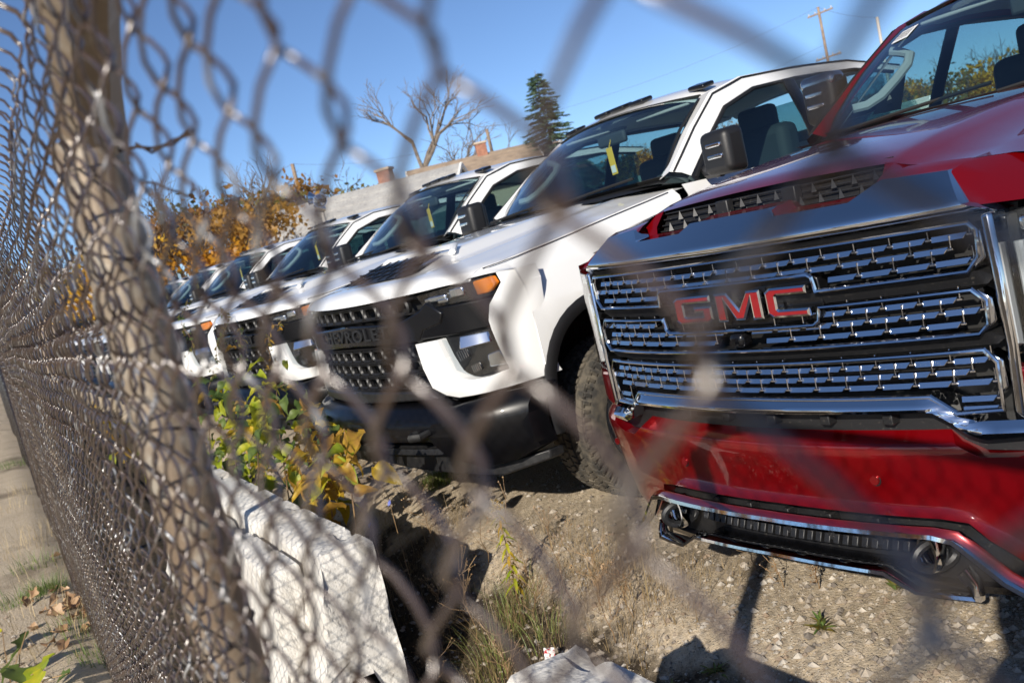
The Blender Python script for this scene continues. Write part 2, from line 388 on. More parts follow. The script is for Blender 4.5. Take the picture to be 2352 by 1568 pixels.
def make_white():
    t = empty('white_pickup_truck')
    G = gfun()
    make_cab(t, 'white_paint')
    # hood
    def zed(x): return -.035*(abs(x)/.92)**4
    rows = []; xs = [-.92 + 1.84*i/28 for i in range(29)]
    for y, z, dome in ((None, 1.24, 0), (.008, 1.268, 0), (.035, 1.298, 0), (.10, 1.318, 0), (.28, 1.332, 0), (.42, 1.345, .6), (.55, 1.36, 1), (.8, 1.39, 1), (1.1, 1.43, .8), (1.35, 1.46, .5), (1.48, 1.472, .3)):
        row = []
        for x in xs:
            g = G(x); yy = g if y is None else (g+y if y < .2 else max(y + .15*(x/.92)**2*(1 if y > 1.2 else .3), g+.12))
            zz = z + (.018*(abs(x)/.92)**2 if y is None else (.6*zed(x) if y < .05 else zed(x)))
            d = 1 - min(1, max(0, (abs(x)-.36)/.14)); d = d*d*(3-2*d)
            crease = .012*math.exp(-((abs(x)-.62)/.05)**2) if (y or 0) > .2 else 0
            row.append((x, yy, zz + .05*dome*d + crease))
        rows.append(row)
    hd = loft('hood', rows, 'white_paint', t, angle=50)
    # hood intake
    bm = bmesh.new(); add_loft(bm, [[(-.38, .19, 1.332), (0, .16, 1.332), (.38, .19, 1.332)], [(-.36, .445, 1.402), (0, .445, 1.404), (.36, .445, 1.402)]])
    vent = finish('hood_vent', bm, 'black_plastic', hd)
    lp = [(-.41, .17, 1.332), (0, .13, 1.332), (.41, .17, 1.332), (.42, .47, 1.39), (.37, .52, 1.42), (-.37, .52, 1.42), (-.42, .47, 1.39)]
    bm = bmesh.new(); add_tube(bm, lp[3:], .02, 8, ref=Vector((0, -.3, 1)), rb=.014); finish('vent_hood', bm, 'white_paint', hd)
    for i in range(3):
        k = .25+.25*i
        tube('vent_bar', [(-.37, .19+.255*k, 1.338+.07*k), (0, .17+.27*k, 1.338+.07*k), (.37, .19+.255*k, 1.338+.07*k)], .006, 'black_gloss', vent, sides=6)
    for x in [-.3+.1*i for i in range(7)]:
        tube('vent_bar', [(x, .185, 1.338), (x, .44, 1.41)], .004, 'black_gloss', vent, sides=4)
    def zh(y): return interp([(.2, 1.30), (.42, 1.31), (.8, 1.355), (1.1, 1.395), (1.35, 1.425), (1.55, 1.45)], y)
    for s in (-1, 1):
        make_fender(t, 'white_paint', s, G, zh)
        make_wheel('wheel', t, s*.885, .99, s)
    # face
    patch('grille_backing', sym([(0, 1.25), (.99, 1.26), (1.0, .78), (.6, .70), (0, .70)]), 'seal_black', t, G, .085, .02)
    gr = patch('grille', sym([(0, 1.145), (.50, 1.125), (.66, 1.165), (.72, 1.20), (.80, 1.14), (.78, 1.09), (.66, 1.07), (.62, 1.02), (0, 1.035)]), 'black_gloss', t, G, -.012, .08, bevel=.008)
    tx = text_mesh('CHEVROLET', .088, .004, 'lettering', 'trim_black', gr); tx.location = (0.02, -.016, 1.06)
    for v in tx.data.vertices: v.co.x *= 1.55; v.co.z += -.2*v.co.x**2
    lk = None
    for zr, pit, n0, w_ in ((1.19, .125, 5, .115), (.975, .112, 5, .10), (.905, .112, 5, .10), (.835, .112, 5, .10)):
        odd = .5 if zr in (.905,) else 0
        for i in range(-n0, n0+1):
            x = (i+odd)*pit
            if abs(x) > .60: continue
            if lk is None: lk = finish('grille_link', link_mesh(.10, .052, .022), 'trim_black', gr, bevel=0); o = lk
            else: o = inst(lk, gr)
            o.location = (x, G(x)+.03, zr); o.rotation_euler = (0, 0, math.atan(.4*x)); o.scale = (w_/.10, 1, 1.15 if zr > 1.1 else 1)
    for zr in (1.012, .94, .87, .80, 1.225, 1.155):
        tube('grille_bar', [(x, G(x)+.035, zr) for x in [-.62+.124*i for i in range(11)]], .008, 'black_plastic', gr, sides=6, rb=.03)
    rp = sym([(0, .80), (.60, .79), (.66, .745), (0, .735)])
    patch('lower_grille_lip', rp, 'black_plastic', gr, G, -.02, .1, bevel=.01)
    for s in (-1, 1):
        mp = (lambda p: p) if s > 0 else mir
        ck = [(.60, 1.015), (.615, .90), (.645, .80), (.70, .755), (.76, .738), (.90, .742), (1.0, .752), (1.048, .757), (1.048, 1.10), (1.047, 1.20), (1.04, 1.262), (.99, 1.262), (.998, 1.215), (.985, 1.175), (.965, 1.13), (.958, 1.06), (.97, .95), (.985, .83), (.93, .815), (.87, .815), (.83, .83), (.80, .86), (.77, .93), (.74, 1.02)]
        patch('bumper_cheek', mp(ck), 'white_paint', t, G, -.022, .08, prof=lambda z: .12*max(0, z-1.0) + .5*max(0, .80-z), dz=.06, bevel=.012, seg=3, prof2=lambda x, z: .026*min(1, max(0, (abs(x)-.985)/.06)))
        hl = empty('headlight'); hl.parent = t
        patch('lamp_housing', mp([(.66, 1.232), (.965, 1.256), (.97, 1.215), (.96, 1.168), (.70, 1.17)]), 'black_gloss', hl, G, .05, .04)
        for (x, z, w_, h_) in ((.76, 1.205, .10, .03), (.86, 1.215, .08, .045)):
            xx = s*x; o = box('reflector', (0, 0, 0), (w_, .05, h_), 'lamp_reflector', hl, .008); o.location = (xx, G(xx)+.035, z); o.rotation_euler = (0, 0, s*.5)
        patch('turn_signal', mp([(.925, 1.246), (.978, 1.252), (.986, 1.215), (.962, 1.182), (.932, 1.180)]), 'amber', hl, G, .008, .03, bevel=.006)
        patch('lamp_lens', mp([(.66, 1.232), (.984, 1.257), (.992, 1.215), (.965, 1.168), (.70, 1.17)]), 'lens_glass', hl, G, -.002, .004)
        patch('lamp_surround', mp([(.63, 1.17), (.98, 1.162), (.955, 1.08), (.95, 1.03), (.62, 1.03), (.64, 1.1)]), 'black_paint', hl, G, -.004, .06, bevel=.01)
        fg = patch('fog_pocket', mp([(.74, 1.03), (.95, 1.03), (.985, .82), (.87, .81), (.79, .86)]), 'black_paint', t, G, .03, .04)
        patch('chrome_insert', mp([(.845, 1.02), (.942, 1.018), (.955, .965), (.855, .960)]), 'chrome', fg, G, .0, .04, prof=lambda z: -.5*(1.02-z), bevel=.006)
        patch('chrome_insert', mp([(.915, .915), (.958, .925), (.970, .85), (.915, .85)]), 'chrome', fg, G, .012, .03, bevel=.008)
        for (x, z, w_, h_) in ((.835, .935, .07, .05), (.875, .865, .06, .04)):
            lb_ = box('fog_lamp', (0, 0, 0), (w_, .03, h_), 'black_gloss', fg, .006); xx = s*x; lb_.location = (xx, G(xx)+.022, z); lb_.rotation_euler = (0, R(-14)*s, s*.42)
            for k in range(5): box('lamp_rib', ((k-2)*w_*.18, -.016, 0), (.004, .006, h_*.8), 'lamp_reflector', lb_, 0)
        patch('lamp_lens', mp([(.755, 1.02), (.948, 1.02), (.978, .835), (.875, .825), (.80, .87)]), 'lens_glass', fg, G, -.006, .004)
        for (x, z, w_) in ((.72, 1.205, .05), (.80, 1.190, .06)):
            xx = s*x; o = box('reflector', (0, 0, 0), (w_, .03, .018), 'lamp_reflector', hl, .004); o.location = (xx, G(xx)+.02, z); o.rotation_euler = (0, 0, s*.4)
        o = tube('tow_hook', [(s*.56, G(.56)+.02, .62), (s*.56, -.06, .60), (s*.60, -.09, .60), (s*.64, -.06, .60), (s*.64, .1, .62)], .016, 'seal_black', t)
    bpf = lambda z: interp([(.36, .06), (.43, .0), (.50, -.035), (.62, -.045), (.685, -.03), (.735, .05)], z)
    bp = patch('bumper', sym([(0, .728), (.60, .728), (.72, .705), (1.05, .745), (1.075, .73), (1.075, .47), (.98, .425), (.85, .41), (.72, .47), (.64, .56), (0, .565)]), 'black_paint', t, gfun(.22, .80, 1.6), -.06, .10, prof=bpf, dz=.035, bevel=.012)
    patch('license_recess', sym([(0, .56), (.62, .555), (.70, .47), (0, .47)]), 'black_plastic', bp, gfun(.22, .8, 1.6), -.03, .05, prof=lambda z: .02*math.sin(z*230), dz=.012)
    patch('air_dam', sym([(0, .47), (.75, .47), (.86, .405), (1.04, .43), (1.04, .385), (.86, .345), (0, .40)]), 'black_plastic', bp, gfun(.22, .8, 1.6), .03, .08, bevel=.008)
    # roof marker lamps
    for x in (-.60, -.17, 0, .17, .60):
        o = box('roof_marker_lamp', (0, 0, 0), (.13, .10, .028), 'black_gloss', t, .012, seg=3); o.location = (x*1.0, 2.16+.09*(x/.6)**2, 2.012-.035*(x/.66)**2); o.rotation_euler = (R(10), x*.12, 0)
    # yellow tag hanging from the mirror
    o = box('hang_tag', (0, 0, 0), (.055, .004, .17), 'hang_tag', t, .002); o.location = (.0, 1.99, 1.70); o.rotation_euler = (0, R(-4), 0)
    b_ = box('hang_tag_print', (0, -.0035, -.05), (.04, .002, .045), 'paper', o, 0); box('hang_tag_print', (0, -.006, -.05), (.03, .002, .03), 'ink', b_, 0) if False else None
    o2 = tube('hang_tag_cord', [(0, 2.02, 1.84), (0, 1.99, 1.785)], .003, 'hang_tag', t, sides=4)
    return t

# ------------------------------------------------------------------ red truck
def make_red():
    t = empty('red_pickup_truck')
    tag(t, 'red pickup truck with big chrome grille, chrome hood band and GMC letters', 'truck')
    G = gfun(.2, .77, 1.3)
    make_cab(t, 'red_paint', (-.15, .36, .12))
    CT = [(0, 1.321), (.155, 1.321), (.185, 1.298), (.41, 1.296), (.475, 1.334), (.64, 1.324), (.70, 1.245), (.745, 1.225)]
    cprof = lambda z: interp([(1.21, .02), (1.222, -.012), (1.235, -.026), (1.246, -.026), (1.256, -.019), (1.27, -.005), (1.30, .030), (1.34, .080)], z)
    patch('hood_band', sym(CT + [(.76, 1.212), (0, 1.216)]), 'chrome', t, G, 0, .06, prof=cprof, dz=.008, dx=.05)
    # hood
    xs = [-.90, -.82, -.74, -.66, -.58, -.50, -.455, -.43, -.40, -.3, -.2, -.1, 0, .1, .2, .3, .40, .43, .455, .50, .58, .66, .74, .82, .90]
    def hz(x, y):
        a = abs(x)
        outer = interp([(.12, 1.318), (.2, 1.335), (.4, 1.365), (.8, 1.408), (1.2, 1.445), (1.5, 1.472)], y) - .03*max(0, (a-.6)/.3)**2 - .05*max(0, (a-.78)/.12)**2
        inner = interp([(.12, 1.30), (.2, 1.372), (.26, 1.398), (.4, 1.422), (.8, 1.468), (1.2, 1.498), (1.5, 1.508)], y) - .01*(a/.43)**2
        k = min(1, max(0, (a-.45)/(.10+.06*y))); 
        return inner*(1-k) + outer*k
    rows = []
    for y in (.215, .26, .32, .4, .55, .7, .85, 1.0, 1.15, 1.3, 1.42, 1.49):
        row = []
        for x in xs:
            yy = y + (.14*(x/.9)**2 if y > 1.2 else .10*(x/.9)**2)
            if y == .215: yy = max(.215, .165 + G(x)*.9) if abs(x) > .46 else .215
            row.append((x, yy, hz(x, y)))
        rows.append(row)
    hd = loft('hood', rows, 'red_paint', t, angle=22)
    # front lip of the hood between the band and the intake, outer parts
    for s in (-1, 1):
        lip = [(s*.455, 1.30), (s*.47, 1.332), (s*.64, 1.322), (s*.70, 1.24), (s*.90, 1.225)]
        b0 = [(x, G(x)+cprof(max(z, 1.27))+.004, z-.004) for x, z in lip]
        k0 = [(s*.455, .215, hz(.455, .215)), (s*.50, .225, hz(.50, .215)), (s*.66, .255, hz(.66, .215)), (s*.74, .275, hz(.74, .215)), (s*.90, .36, hz(.9, .215))]
        loft('hood_lip', [b0, [tuple((Vector(a)*.45+Vector(b)*.55)+Vector((0, -.01, .004))) for a, b in zip(b0, k0)], k0], 'red_paint', hd, angle=22)
        # cheek of the intake
        loft('intake_cheek', [[(s*.455, .13, 1.298), (s*.47, .16, 1.325), (s*.455, .215, hz(.455, .215))], [(s*.405, .15, 1.292), (s*.43, .18, 1.325), (s*.425, .222, 1.372)]], 'red_paint', hd)
    ll = [(-.455, .125, 1.297), (-.30, .11, 1.297), (-.19, .105, 1.299), (-.155, .125, 1.322), (.155, .125, 1.322), (.19, .105, 1.299), (.30, .11, 1.297), (.455, .125, 1.297)]
    loft('intake_lip', [[(x, G(x)+cprof(z)+.004, z-.002) for x, y, z in ll], ll, [(x*.99, y+.03, z+.006) for x, y, z in ll], [(x*.97, y+.075, z-.006) for x, y, z in ll], [(x*.97, y+.10, 1.285) for x, y, z in ll]], 'red_paint', hd, angle=25)
    vent = loft('hood_vent', [[(x, .20, 1.296) for x in (-.43, -.2, 0, .2, .43)], [(x, .255, 1.382) for x in (-.43, -.2, 0, .2, .43)]], 'black_plastic', hd)
    for i in range(4):
        z = 1.305+.018*i
        tube('vent_bar', [(-.425, .19+.012*i, z), (0, .185+.012*i, z), (.425, .19+.012*i, z)], .003, 'black_plastic', vent, sides=5)
    tooth = None
    for r_ in range(2):
        for i in range(12):
            x = -.37+.067*i+.033*r_
            if tooth is None:
                bm = bmesh.new(); bmesh.ops.create_cone(bm, cap_ends=True, segments=4, radius1=.011, radius2=.0, depth=.028); tooth = finish('vent_fin', bm, 'black_gloss', vent, smooth=False); o = tooth
            else: o = inst(tooth, vent)
            o.location = (x, .185+.02*r_, 1.318+.03*r_)
    box('vent_divider', (-.13, .195, 1.335), (.05, .03, .06), 'black_plastic', vent, .004)
    box('vent_divider', (.13, .195, 1.335), (.05, .03, .06), 'black_plastic', vent, .004)
    def zh(y): return interp([(.2, 1.265), (.42, 1.30), (.8, 1.35), (1.1, 1.39), (1.35, 1.42), (1.55, 1.445)], y)
    for s in (-1, 1):
        make_fender(t, 'red_paint', s, G, zh, zlow=.72, trim=False)
        make_wheel('wheel', t, s*.885, .99, s)
    # grille
    gb = patch('grille', sym([(0, 1.225), (.76, 1.22), (.75, .70), (.56, .70), (0, .72)]), 'seal_black', t, G, .085, .02)
    patch('grille_strip', sym([(0, 1.220), (.745, 1.214), (.735, 1.196), (0, 1.203)]), 'black_plastic', gb, G, .0, .09, prof=lambda z: (1.22-z)*.9, dz=.006)
    for z0, z1_ in ((1.046, 1.082), (.900, .934)):
        patch('grille_strip', sym([(0, z1_), (.70, z1_), (.725, (z0+z1_)/2), (.70, z0), (0, z0)]), 'black_plastic', gb, G, .012, .07, prof=lambda z, a=z0, b=z1_: .022*(b-z)/(b-a)-.01, dz=.006)
    def frame(half, r_=.0058, closed=True, off=-.013, rb=.006):
        pl = sym(half); full = []
        n = len(pl)
        for i in range(n):                       # resample the straight runs so that they follow the bow
            a, b = Vector(pl[i]), Vector(pl[(i+1) % n]); m_ = max(1, int((b-a).length/.06))
            if not closed and i == n-1: full.append(a); break
            full += [a.lerp(b, k/m_) for k in range(m_)]
        bm = bmesh.new(); add_tube(bm, [(p.x, G(p.x)+off, p.y) for p in full], r_, 8, closed=closed, rb=rb, shear=.42)
        return finish('grille_frame', bm, 'chrome_dark', gb, angle=30)
    frame([(0, 1.203), (.700, 1.198), (.714, 1.180), (.710, 1.118), (.682, 1.087), (.302, 1.087), (.297, 1.124), (.284, 1.134), (0, 1.135)])
    frame([(0, .999), (.278, .998), (.294, 1.008), (.302, 1.043), (.682, 1.043), (.709, 1.013), (.706, .958), (.684, .936), (0, .937)])
    frame([(0, .896), (.686, .897), (.709, .864), (.706, .748), (.603, .745), (.547, .790), (0, .795)])
    # chrome bars, staggered like bricks
    bm = bmesh.new()
    L = .041
    fr = [(-L, -.0085), (L-.010, -.0085), (L, .0035), (L, .0065), (-L, .0065)]      # front outline: square left end, chamfered right end
    fv = [bm.verts.new((x, .004+.36*(z+.0085), z)) for x, z in fr]; bv = [bm.verts.new((x, .034, z)) for x, z in fr]
    bm.faces.new(fv)
    for i in range(5): bm.faces.new((fv[i], fv[(i+1) % 5], bv[(i+1) % 5], bv[i]))
    add_box(bm, (L+.007, .012, .016), (.0035, .018, .034)); add_box(bm, (L+.006, .008, .0), (.013, .014, .006))
    bar = finish('grille_bar', bm, 'chrome_dark', gb, smooth=False, bevel=.0012, seg=1); first = True
    P = .0915
    secs = [((1.172, 1.143, 1.112), 1.2, 1.09), ((1.022, .992, .962), 1.04, .94), ((.872, .845, .818), .89, .8)]
    for si, (zs, a, b) in enumerate(secs):
        for ri, z in enumerate(zs):
            for i in range(-8, 9):
                x = (i + .5*((ri+si) % 2))*P + .012
                lim = .685
                if abs(x) > lim: continue
                if abs(x) < .325 and ((si == 0 and z < 1.135) or (si == 1 and z > 1.01)): continue
                if si == 1 and abs(x-.01) < .06: continue
                o = bar if first else inst(bar, gb); first = False
                o.location = (x, G(x)-.012, z); o.rotation_euler = (0, 0, math.atan(.4*x))
    for z in (.777, .752):                    # lower corners of the grille
        for s in (-1, 1):
            o = inst(bar, gb); o.location = (s*.655, G(.655)-.012, z); o.rotation_euler = (0, 0, s*.25)
    # emblem letters
    eb = patch('emblem', sym([(0, 1.132), (.278, 1.13), (.294, 1.118), (.298, 1.016), (.284, 1.004), (0, 1.002)]), 'black_gloss', t, G, .014, .04, bevel=.006)
    LET = {'G': [(0.12, 1), (1, 1), (1, .74), (.30, .74), (.27, .70), (.27, .30), (.30, .26), (.74, .26), (.74, .40), (.52, .40), (.52, .60), (1, .60), (1, .12), (.88, 0), (.12, 0), (0, .12), (0, .88)],
           'M': [(0, 0), (0, 1), (.29, 1), (.5, .42), (.71, 1), (1, 1), (1, 0), (.77, 0), (.77, .60), (.60, .02), (.40, .02), (.23, .60), (.23, 0)],
           'C': [(0.14, 1), (1, 1), (1, .74), (.30, .74), (.27, .70), (.27, .30), (.30, .26), (1, .26), (1, 0), (.14, 0), (0, .14), (0, .86)]}
    for ch, xa, xb in (('G', -.222, -.066), ('M', -.048, .126), ('C', .142, .285)):
        bm = bmesh.new(); z0, h = 1.026, .083
        f = bm.faces.new([bm.verts.new((xa+(xb-xa)*px, 0, z0+h*pz)) for px, pz in LET[ch]])
        ex = bmesh.ops.extrude_face_region(bm, geom=[f])['geom']; top = [e for e in ex if isinstance(e, bmesh.types.BMFace)][0]
        for v in ex:
            if isinstance(v, bmesh.types.BMVert): v.co.y -= .026
        bmesh.ops.recalc_face_normals(bm, faces=bm.faces)
        bmesh.ops.inset_region(bm, faces=[top], thickness=.0056, depth=.004, use_even_offset=True)
        r2 = bmesh.ops.inset_region(bm, faces=[top], thickness=.0012, depth=-.0025, use_even_offset=True)
        top.material_index = 1
        for v in bm.verts: v.co.y += .014
        finish('letter', bm, ['chrome', 'letter_red'], eb, smooth=False)
    bm = bmesh.new(); add_box(bm, (.012, .0, .968), (.052, .05, .042)); cm = finish('front_camera', bm, 'black_gloss', t, bevel=.012)
    bm = bmesh.new(); bmesh.ops.create_cone(bm, cap_ends=True, segments=20, radius1=.014, radius2=.011, depth=.02, matrix=Matrix.Translation((.012, -.028, .964)) @ Matrix.Rotation(R(90), 4, 'X')); finish('camera_lens', bm, 'black_paint', cm)
    # chrome frame down both sides of the grille and the cranked lower bar
    for s in (-1, 1):
        mp = (lambda p: p) if s > 0 else mir
        sf = patch('grille_side_frame', mp([(.728, 1.215), (.752, 1.215), (.758, .90), (.752, .72), (.728, .74), (.736, .90)]), 'chrome', t, G, -.02, .07, bevel=.008, dx=.5)
        for zt, zb_ in ((1.19, 1.10), (1.03, .95), (.88, .79)):      # angular end caps of the three grille fields
            zm = (zt+zb_)/2; h = (zt-zb_)/2
            patch('grille_end_cap', mp([(.690, zt+.012), (.722, zt-.012), (.724, zb_+.012), (.694, zb_-.012), (.702, zb_+.016), (.706, zt-.018)]), 'chrome_dark', gb, G, -.012, .05, bevel=.004, dx=.5)
    lbp = lambda z: interp([(.67, .03), (.69, -.0), (.705, -.01), (.755, -.012), (.775, -.005), (.80, .05)], z)
    LB = [(0, .790), (.545, .786), (.575, .768), (.605, .738), (.65, .722), (.752, .722), (.752, .684), (.665, .678), (.625, .692), (.59, .728), (.555, .752), (0, .755)]
    cz = lambda x: interp([(0, .766), (.545, .764), (.60, .728), (.65, .696), (.75, .698)], abs(x))
    patch('lower_chrome_bar', sym(LB), 'chrome', t, G, -.035, .08, dx=.03, dz=.006, prof2=lambda x, z: .85*max(0, z-cz(x)) + .5*max(0, cz(x)-z), bevel=.004, seg=2)
    gap = patch('lower_slot', sym([(0, .76), (.56, .76), (.66, .68), (.80, .70), (.80, .63), (.56, .64), (0, .66)]), 'black_plastic', t, G, .03, .05)
    for x in (-.30, -.12, .06, .24, .42): box('slot_rib', (x, G(x)+.02, .728), (.03, .04, .03), 'black_plastic', gap, .003)
    # bumper
    bprof = lambda z: interp([(.24, .10), (.34, .055), (.45, .028), (.60, .0), (.648, -.008), (.665, .0), (.70, .055), (.74, .11)], z)
    BP = [(0, .716), (.33, .712), (.40, .704), (.545, .706), (.585, .664), (.64, .632), (.72, .632), (.80, .66), (.90, .715), (.985, .73), (1.0, .60), (1.0, .40), (.97, .27), (.88, .25), (.80, .255), (.74, .29), (.66, .345), (.60, .40), (.565, .448), (.50, .457), (0, .466)]
    bp = patch('bumper', sym(BP), 'red_paint', t, G, -.012, .08, prof=bprof, dz=.02, dx=.06, bevel=.010, seg=3)
    for s in (-1, 1):
        mp = (lambda p: p) if s > 0 else mir
        patch('corner_panel', mp([(.735, .845), (.89, .835), (.90, .735), (.80, .715), (.745, .735)]), 'red_paint', t, G, -.005, .05, bevel=.008)
        for x in (.36, .86):
            bm = bmesh.new(); bmesh.ops.create_cone(bm, cap_ends=True, segments=20, radius1=.0135, radius2=.0125, depth=.008)
            o = finish('parking_sensor', bm, 'red_paint', bp); xx = s*x; o.location = (xx, G(xx)-.014+bprof(.565), .565); o.rotation_euler = (R(90), 0, s*.1)
            bm = bmesh.new(); bmesh.ops.create_circle(bm, segments=20, radius=.0165, cap_ends=True); o2 = finish('sensor_gap', bm, 'seal_black', bp); o2.location = (xx, G(xx)-.0128+bprof(.565), .565); o2.rotation_euler = (R(90), 0, s*.1)
        loft('bumper_side', [[(s*.985, G(.985)+bprof(z)-.006, z) for z in (.27, .36, .5, .62, .725)], [(s*1.02, .345, z) for z in (.30, .38, .5, .62, .735)], [(s*1.047, .438, z) for z in (.36, .42, .52, .63, .745)]], 'red_paint', bp)
        loft('fender_nose', [[(s*.975, G(.975)-.002, z) for z in (.70, .85, 1.0, 1.12, 1.215, 1.235)], [(s*1.015, .335, z) for z in (.71, .85, 1.0, 1.12, 1.222, 1.24)], [(s*1.049, .437, z) for z in (.715, .85, 1.0, 1.12, 1.225, 1.24)]], 'red_paint', t)
        # headlight
        hl = empty('headlight'); hl.parent = t
        HP = [(.762, 1.205), (.90, 1.215), (.985, 1.205), (.99, 1.0), (.94, .86), (.765, .85)]
        patch('lamp_housing', mp(HP), 'black_gloss', hl, G, .07, .03)
        for (x, z, w_, h_, m_) in ((.81, 1.175, .07, .035, 'lamp_reflector'), (.895, 1.18, .07, .03, 'lamp_reflector'), (.82, 1.11, .09, .05, 'chrome'), (.82, .98, .07, .15, 'chrome'), (.90, 1.02, .03, .2, 'chrome'), (.82, .875, .08, .025, 'lamp_reflector')):
            o = box('reflector', (0, 0, 0), (w_, .05, h_), m_, hl, .008); xx = s*x; o.location = (xx, G(xx)+.045, z); o.rotation_euler = (0, 0, s*.35)
        tube('daylight_strip', [(s*.775, G(.775)+.03, 1.135), (s*.78, G(.78)+.03, .90), (s*.86, G(.86)+.03, .862)], .012, 'paper', hl, sides=8)
        patch('lamp_lens', mp(HP), 'lens_glass', hl, G, -.004, .006)
        # tow hook rings
        th = empty('tow_hook'); th.parent = t
        ring = [(s*.468+.024*math.cos(a), .01+G(.46), .372+.050*math.sin(a)) for a in [2*math.pi*i/28 for i in range(28)]]
        bm = bmesh.new(); add_tube(bm, ring, .0085, 8, closed=True, rb=.03); finish('hook_bezel', bm, 'chrome', th)
        ring = [(s*.475+.026*math.cos(a), .05+.05*math.cos(a), .362+.036*math.sin(a)) for a in [2*math.pi*i/20 for i in range(20)]]
        bm = bmesh.new(); add_tube(bm, ring, .013, 8, closed=True); finish('hook_loop', bm, 'black_plastic', th)
    # lower fascia: black surround, chrome outline, ribbed centre
    fa = patch('lower_fascia', sym([(0, .46), (.56, .452), (.62, .42), (.74, .30), (.76, .25), (.58, .25), (.43, .25), (.34, .275), (0, .275)]), 'black_plastic', t, G, .085, .06)
    top = [(0, .452), (.50, .446), (.552, .437), (.585, .408), (.655, .338), (.735, .285)]
    bm = bmesh.new(); hp = [(-x, z) for x, z in reversed(top)] + top[1:]
    full = []
    for a, b in zip(hp, hp[1:]):
        m_ = max(1, int(abs(b[0]-a[0])/.06)); full += [(a[0]+(b[0]-a[0])*k/m_, a[1]+(b[1]-a[1])*k/m_) for k in range(m_)]
    full.append(hp[-1])
    add_tube(bm, [(x, G(x)-.026, z-.012) for x, z in full], .014, 8, rb=.03, shear=.3); finish('lower_chrome_trim', bm, 'chrome', fa, angle=30)
    bot = [(0, .326), (.352, .318), (.37, .308), (.430, .274), (.575, .268), (.572, .30), (.55, .335)]
    hp = [(-x, z) for x, z in reversed(bot)] + bot[1:]; full = []
    for a, b in zip(hp, hp[1:]):
        m_ = max(1, int(abs(b[0]-a[0])/.06)); full += [(a[0]+(b[0]-a[0])*k/m_, a[1]+(b[1]-a[1])*k/m_) for k in range(m_)]
    full.append(hp[-1])
    bm = bmesh.new(); add_tube(bm, [(x, G(x)-.016, z) for x, z in full], .011, 8, rb=.03, shear=.3); finish('lower_chrome_trim', bm, 'chrome', fa, angle=30)
    patch('air_dam', sym([(0, .318), (.345, .312), (.43, .266), (.60, .262), (.74, .262), (.72, .235), (.42, .238), (.33, .262), (0, .266)]), 'black_gloss', fa, G, .02, .12, prof=lambda z: (.32-z)*.6, dz=.02)
    rs = None
    for i in range(5):
        x = -.30+.15*i
        box('fascia_rib', (x, G(x)+.07, .395), (.022, .05, .08), 'black_plastic', fa, .004)
    for i in range(26):
        x = -.375+.03*i
        if rs is None: rs = box('fascia_step', (0, 0, 0), (.021, .07, .03), 'black_plastic', fa, .003, rot=Matrix.Rotation(R(-25), 3, 'X')); o = rs
        else: o = inst(rs, fa)
        o.location = (x, G(x)+.075, .348)
    # bar-code sticker inside the windshield
    def glass_pt(x, u, off):
        wb = Vector((x, 1.40 + .22*(x/.8)**2, 1.50 + .015*(abs(x)/.8))); wt = Vector((x*.835, 2.04 + .12*(x/.8)**2, 1.955 - .035*(x/.8)**2))
        return wb.lerp(wt, u) + Vector((0, -.035, .045))*math.sin(math.pi*u)*.6 + Vector((0, -.57, .82))*off
    st = loft('window_sticker', [[glass_pt(x, u, .003) for x in (-.735, -.70, -.66, -.615)] for u in (.735, .78, .83, .865)], 'paper', t)
    for i in range(17):
        x0 = -.722+.0055*i; w_ = .0018 if i % 3 else .003
        loft('sticker_line', [[glass_pt(x0, u, .005), glass_pt(x0+w_, u, .005)] for u in (.755, .80, .845)], 'ink', st)
    return t
red = make_red()
WT = 'white work pickup truck with black grille bar and amber-lensed headlights'
white = make_white()
SPOTS = [(-2.636, -.03), (-5.473, .25), (-8.47, .389), (-11.42, .46), (-14.4, .66), (-17.3, .88), (-20.2, 1.1)]
LAB = ['white pickup truck parked right next to the red truck', 'white pickup truck second from the red truck', 'white pickup truck third from the red truck, vine in front of its grille',
       'white pickup truck fourth from the red truck, behind vine leaves', 'white pickup truck fifth from the red truck', 'white pickup truck sixth from the red truck', 'white pickup truck seventh from the red truck']
for i, (x, y) in enumerate(SPOTS):
    o = white if i == 0 else copy_tree(white)
    o.location = (x, y, 0); o.rotation_euler.z = (0, R(.7), R(-.5), R(.9), R(-.8), R(.4), 0)[i]; tag(o, LAB[i], 'truck', 'white trucks parked in a row')

# ------------------------------------------------------------------ ground
def ditch(x, y):
    u = y + .083*(x+1.5)                      # distance across, measured square to the fence
    return interp([(-2.2, -.04), (-1.75, -.05), (-1.35, -.18), (-.80, -.24), (-.62, -.40), (-.40, -.38), (-.15, -.16), (.08, -.04), (.25, -.005), (.6, 0)], u)
def gz(x, y):
    d = math.hypot(x-CAMP.x, y-CAMP.y)
    k = 1/(1+max(0, d-14)*.2)
    z = ditch(x, y) if y > -6 else -.04
    k *= .35 if y < -1.55-.083*(x+1.5) else 1
    return z + k*(.018*noise.noise(Vector((x*1.3, y*1.3, 0))) + .008*noise.noise(Vector((x*5, y*5, 3))) + .0035*noise.noise(Vector((x*19, y*19, 7))))
def axis(lo, hi, fine0, fine1, step, grow=1.22):
    a = [fine0 + i*step for i in range(int((fine1-fine0)/step)+1)]; s = step
    x = fine1
    while x < hi: s *= grow; x += s; a.append(min(x, hi))
    s = step; x = fine0; b = []
    while x > lo: s *= grow; x -= s; b.append(max(x, lo))
    return b[::-1] + a
ax = axis(-420, 420, -7.0, 1.6, .04); ay = axis(-300, 420, -2.2, 2.0, .04)
verts = [(x, y, gz(x, y)) for y in ay for x in ax]; nx = len(ax)
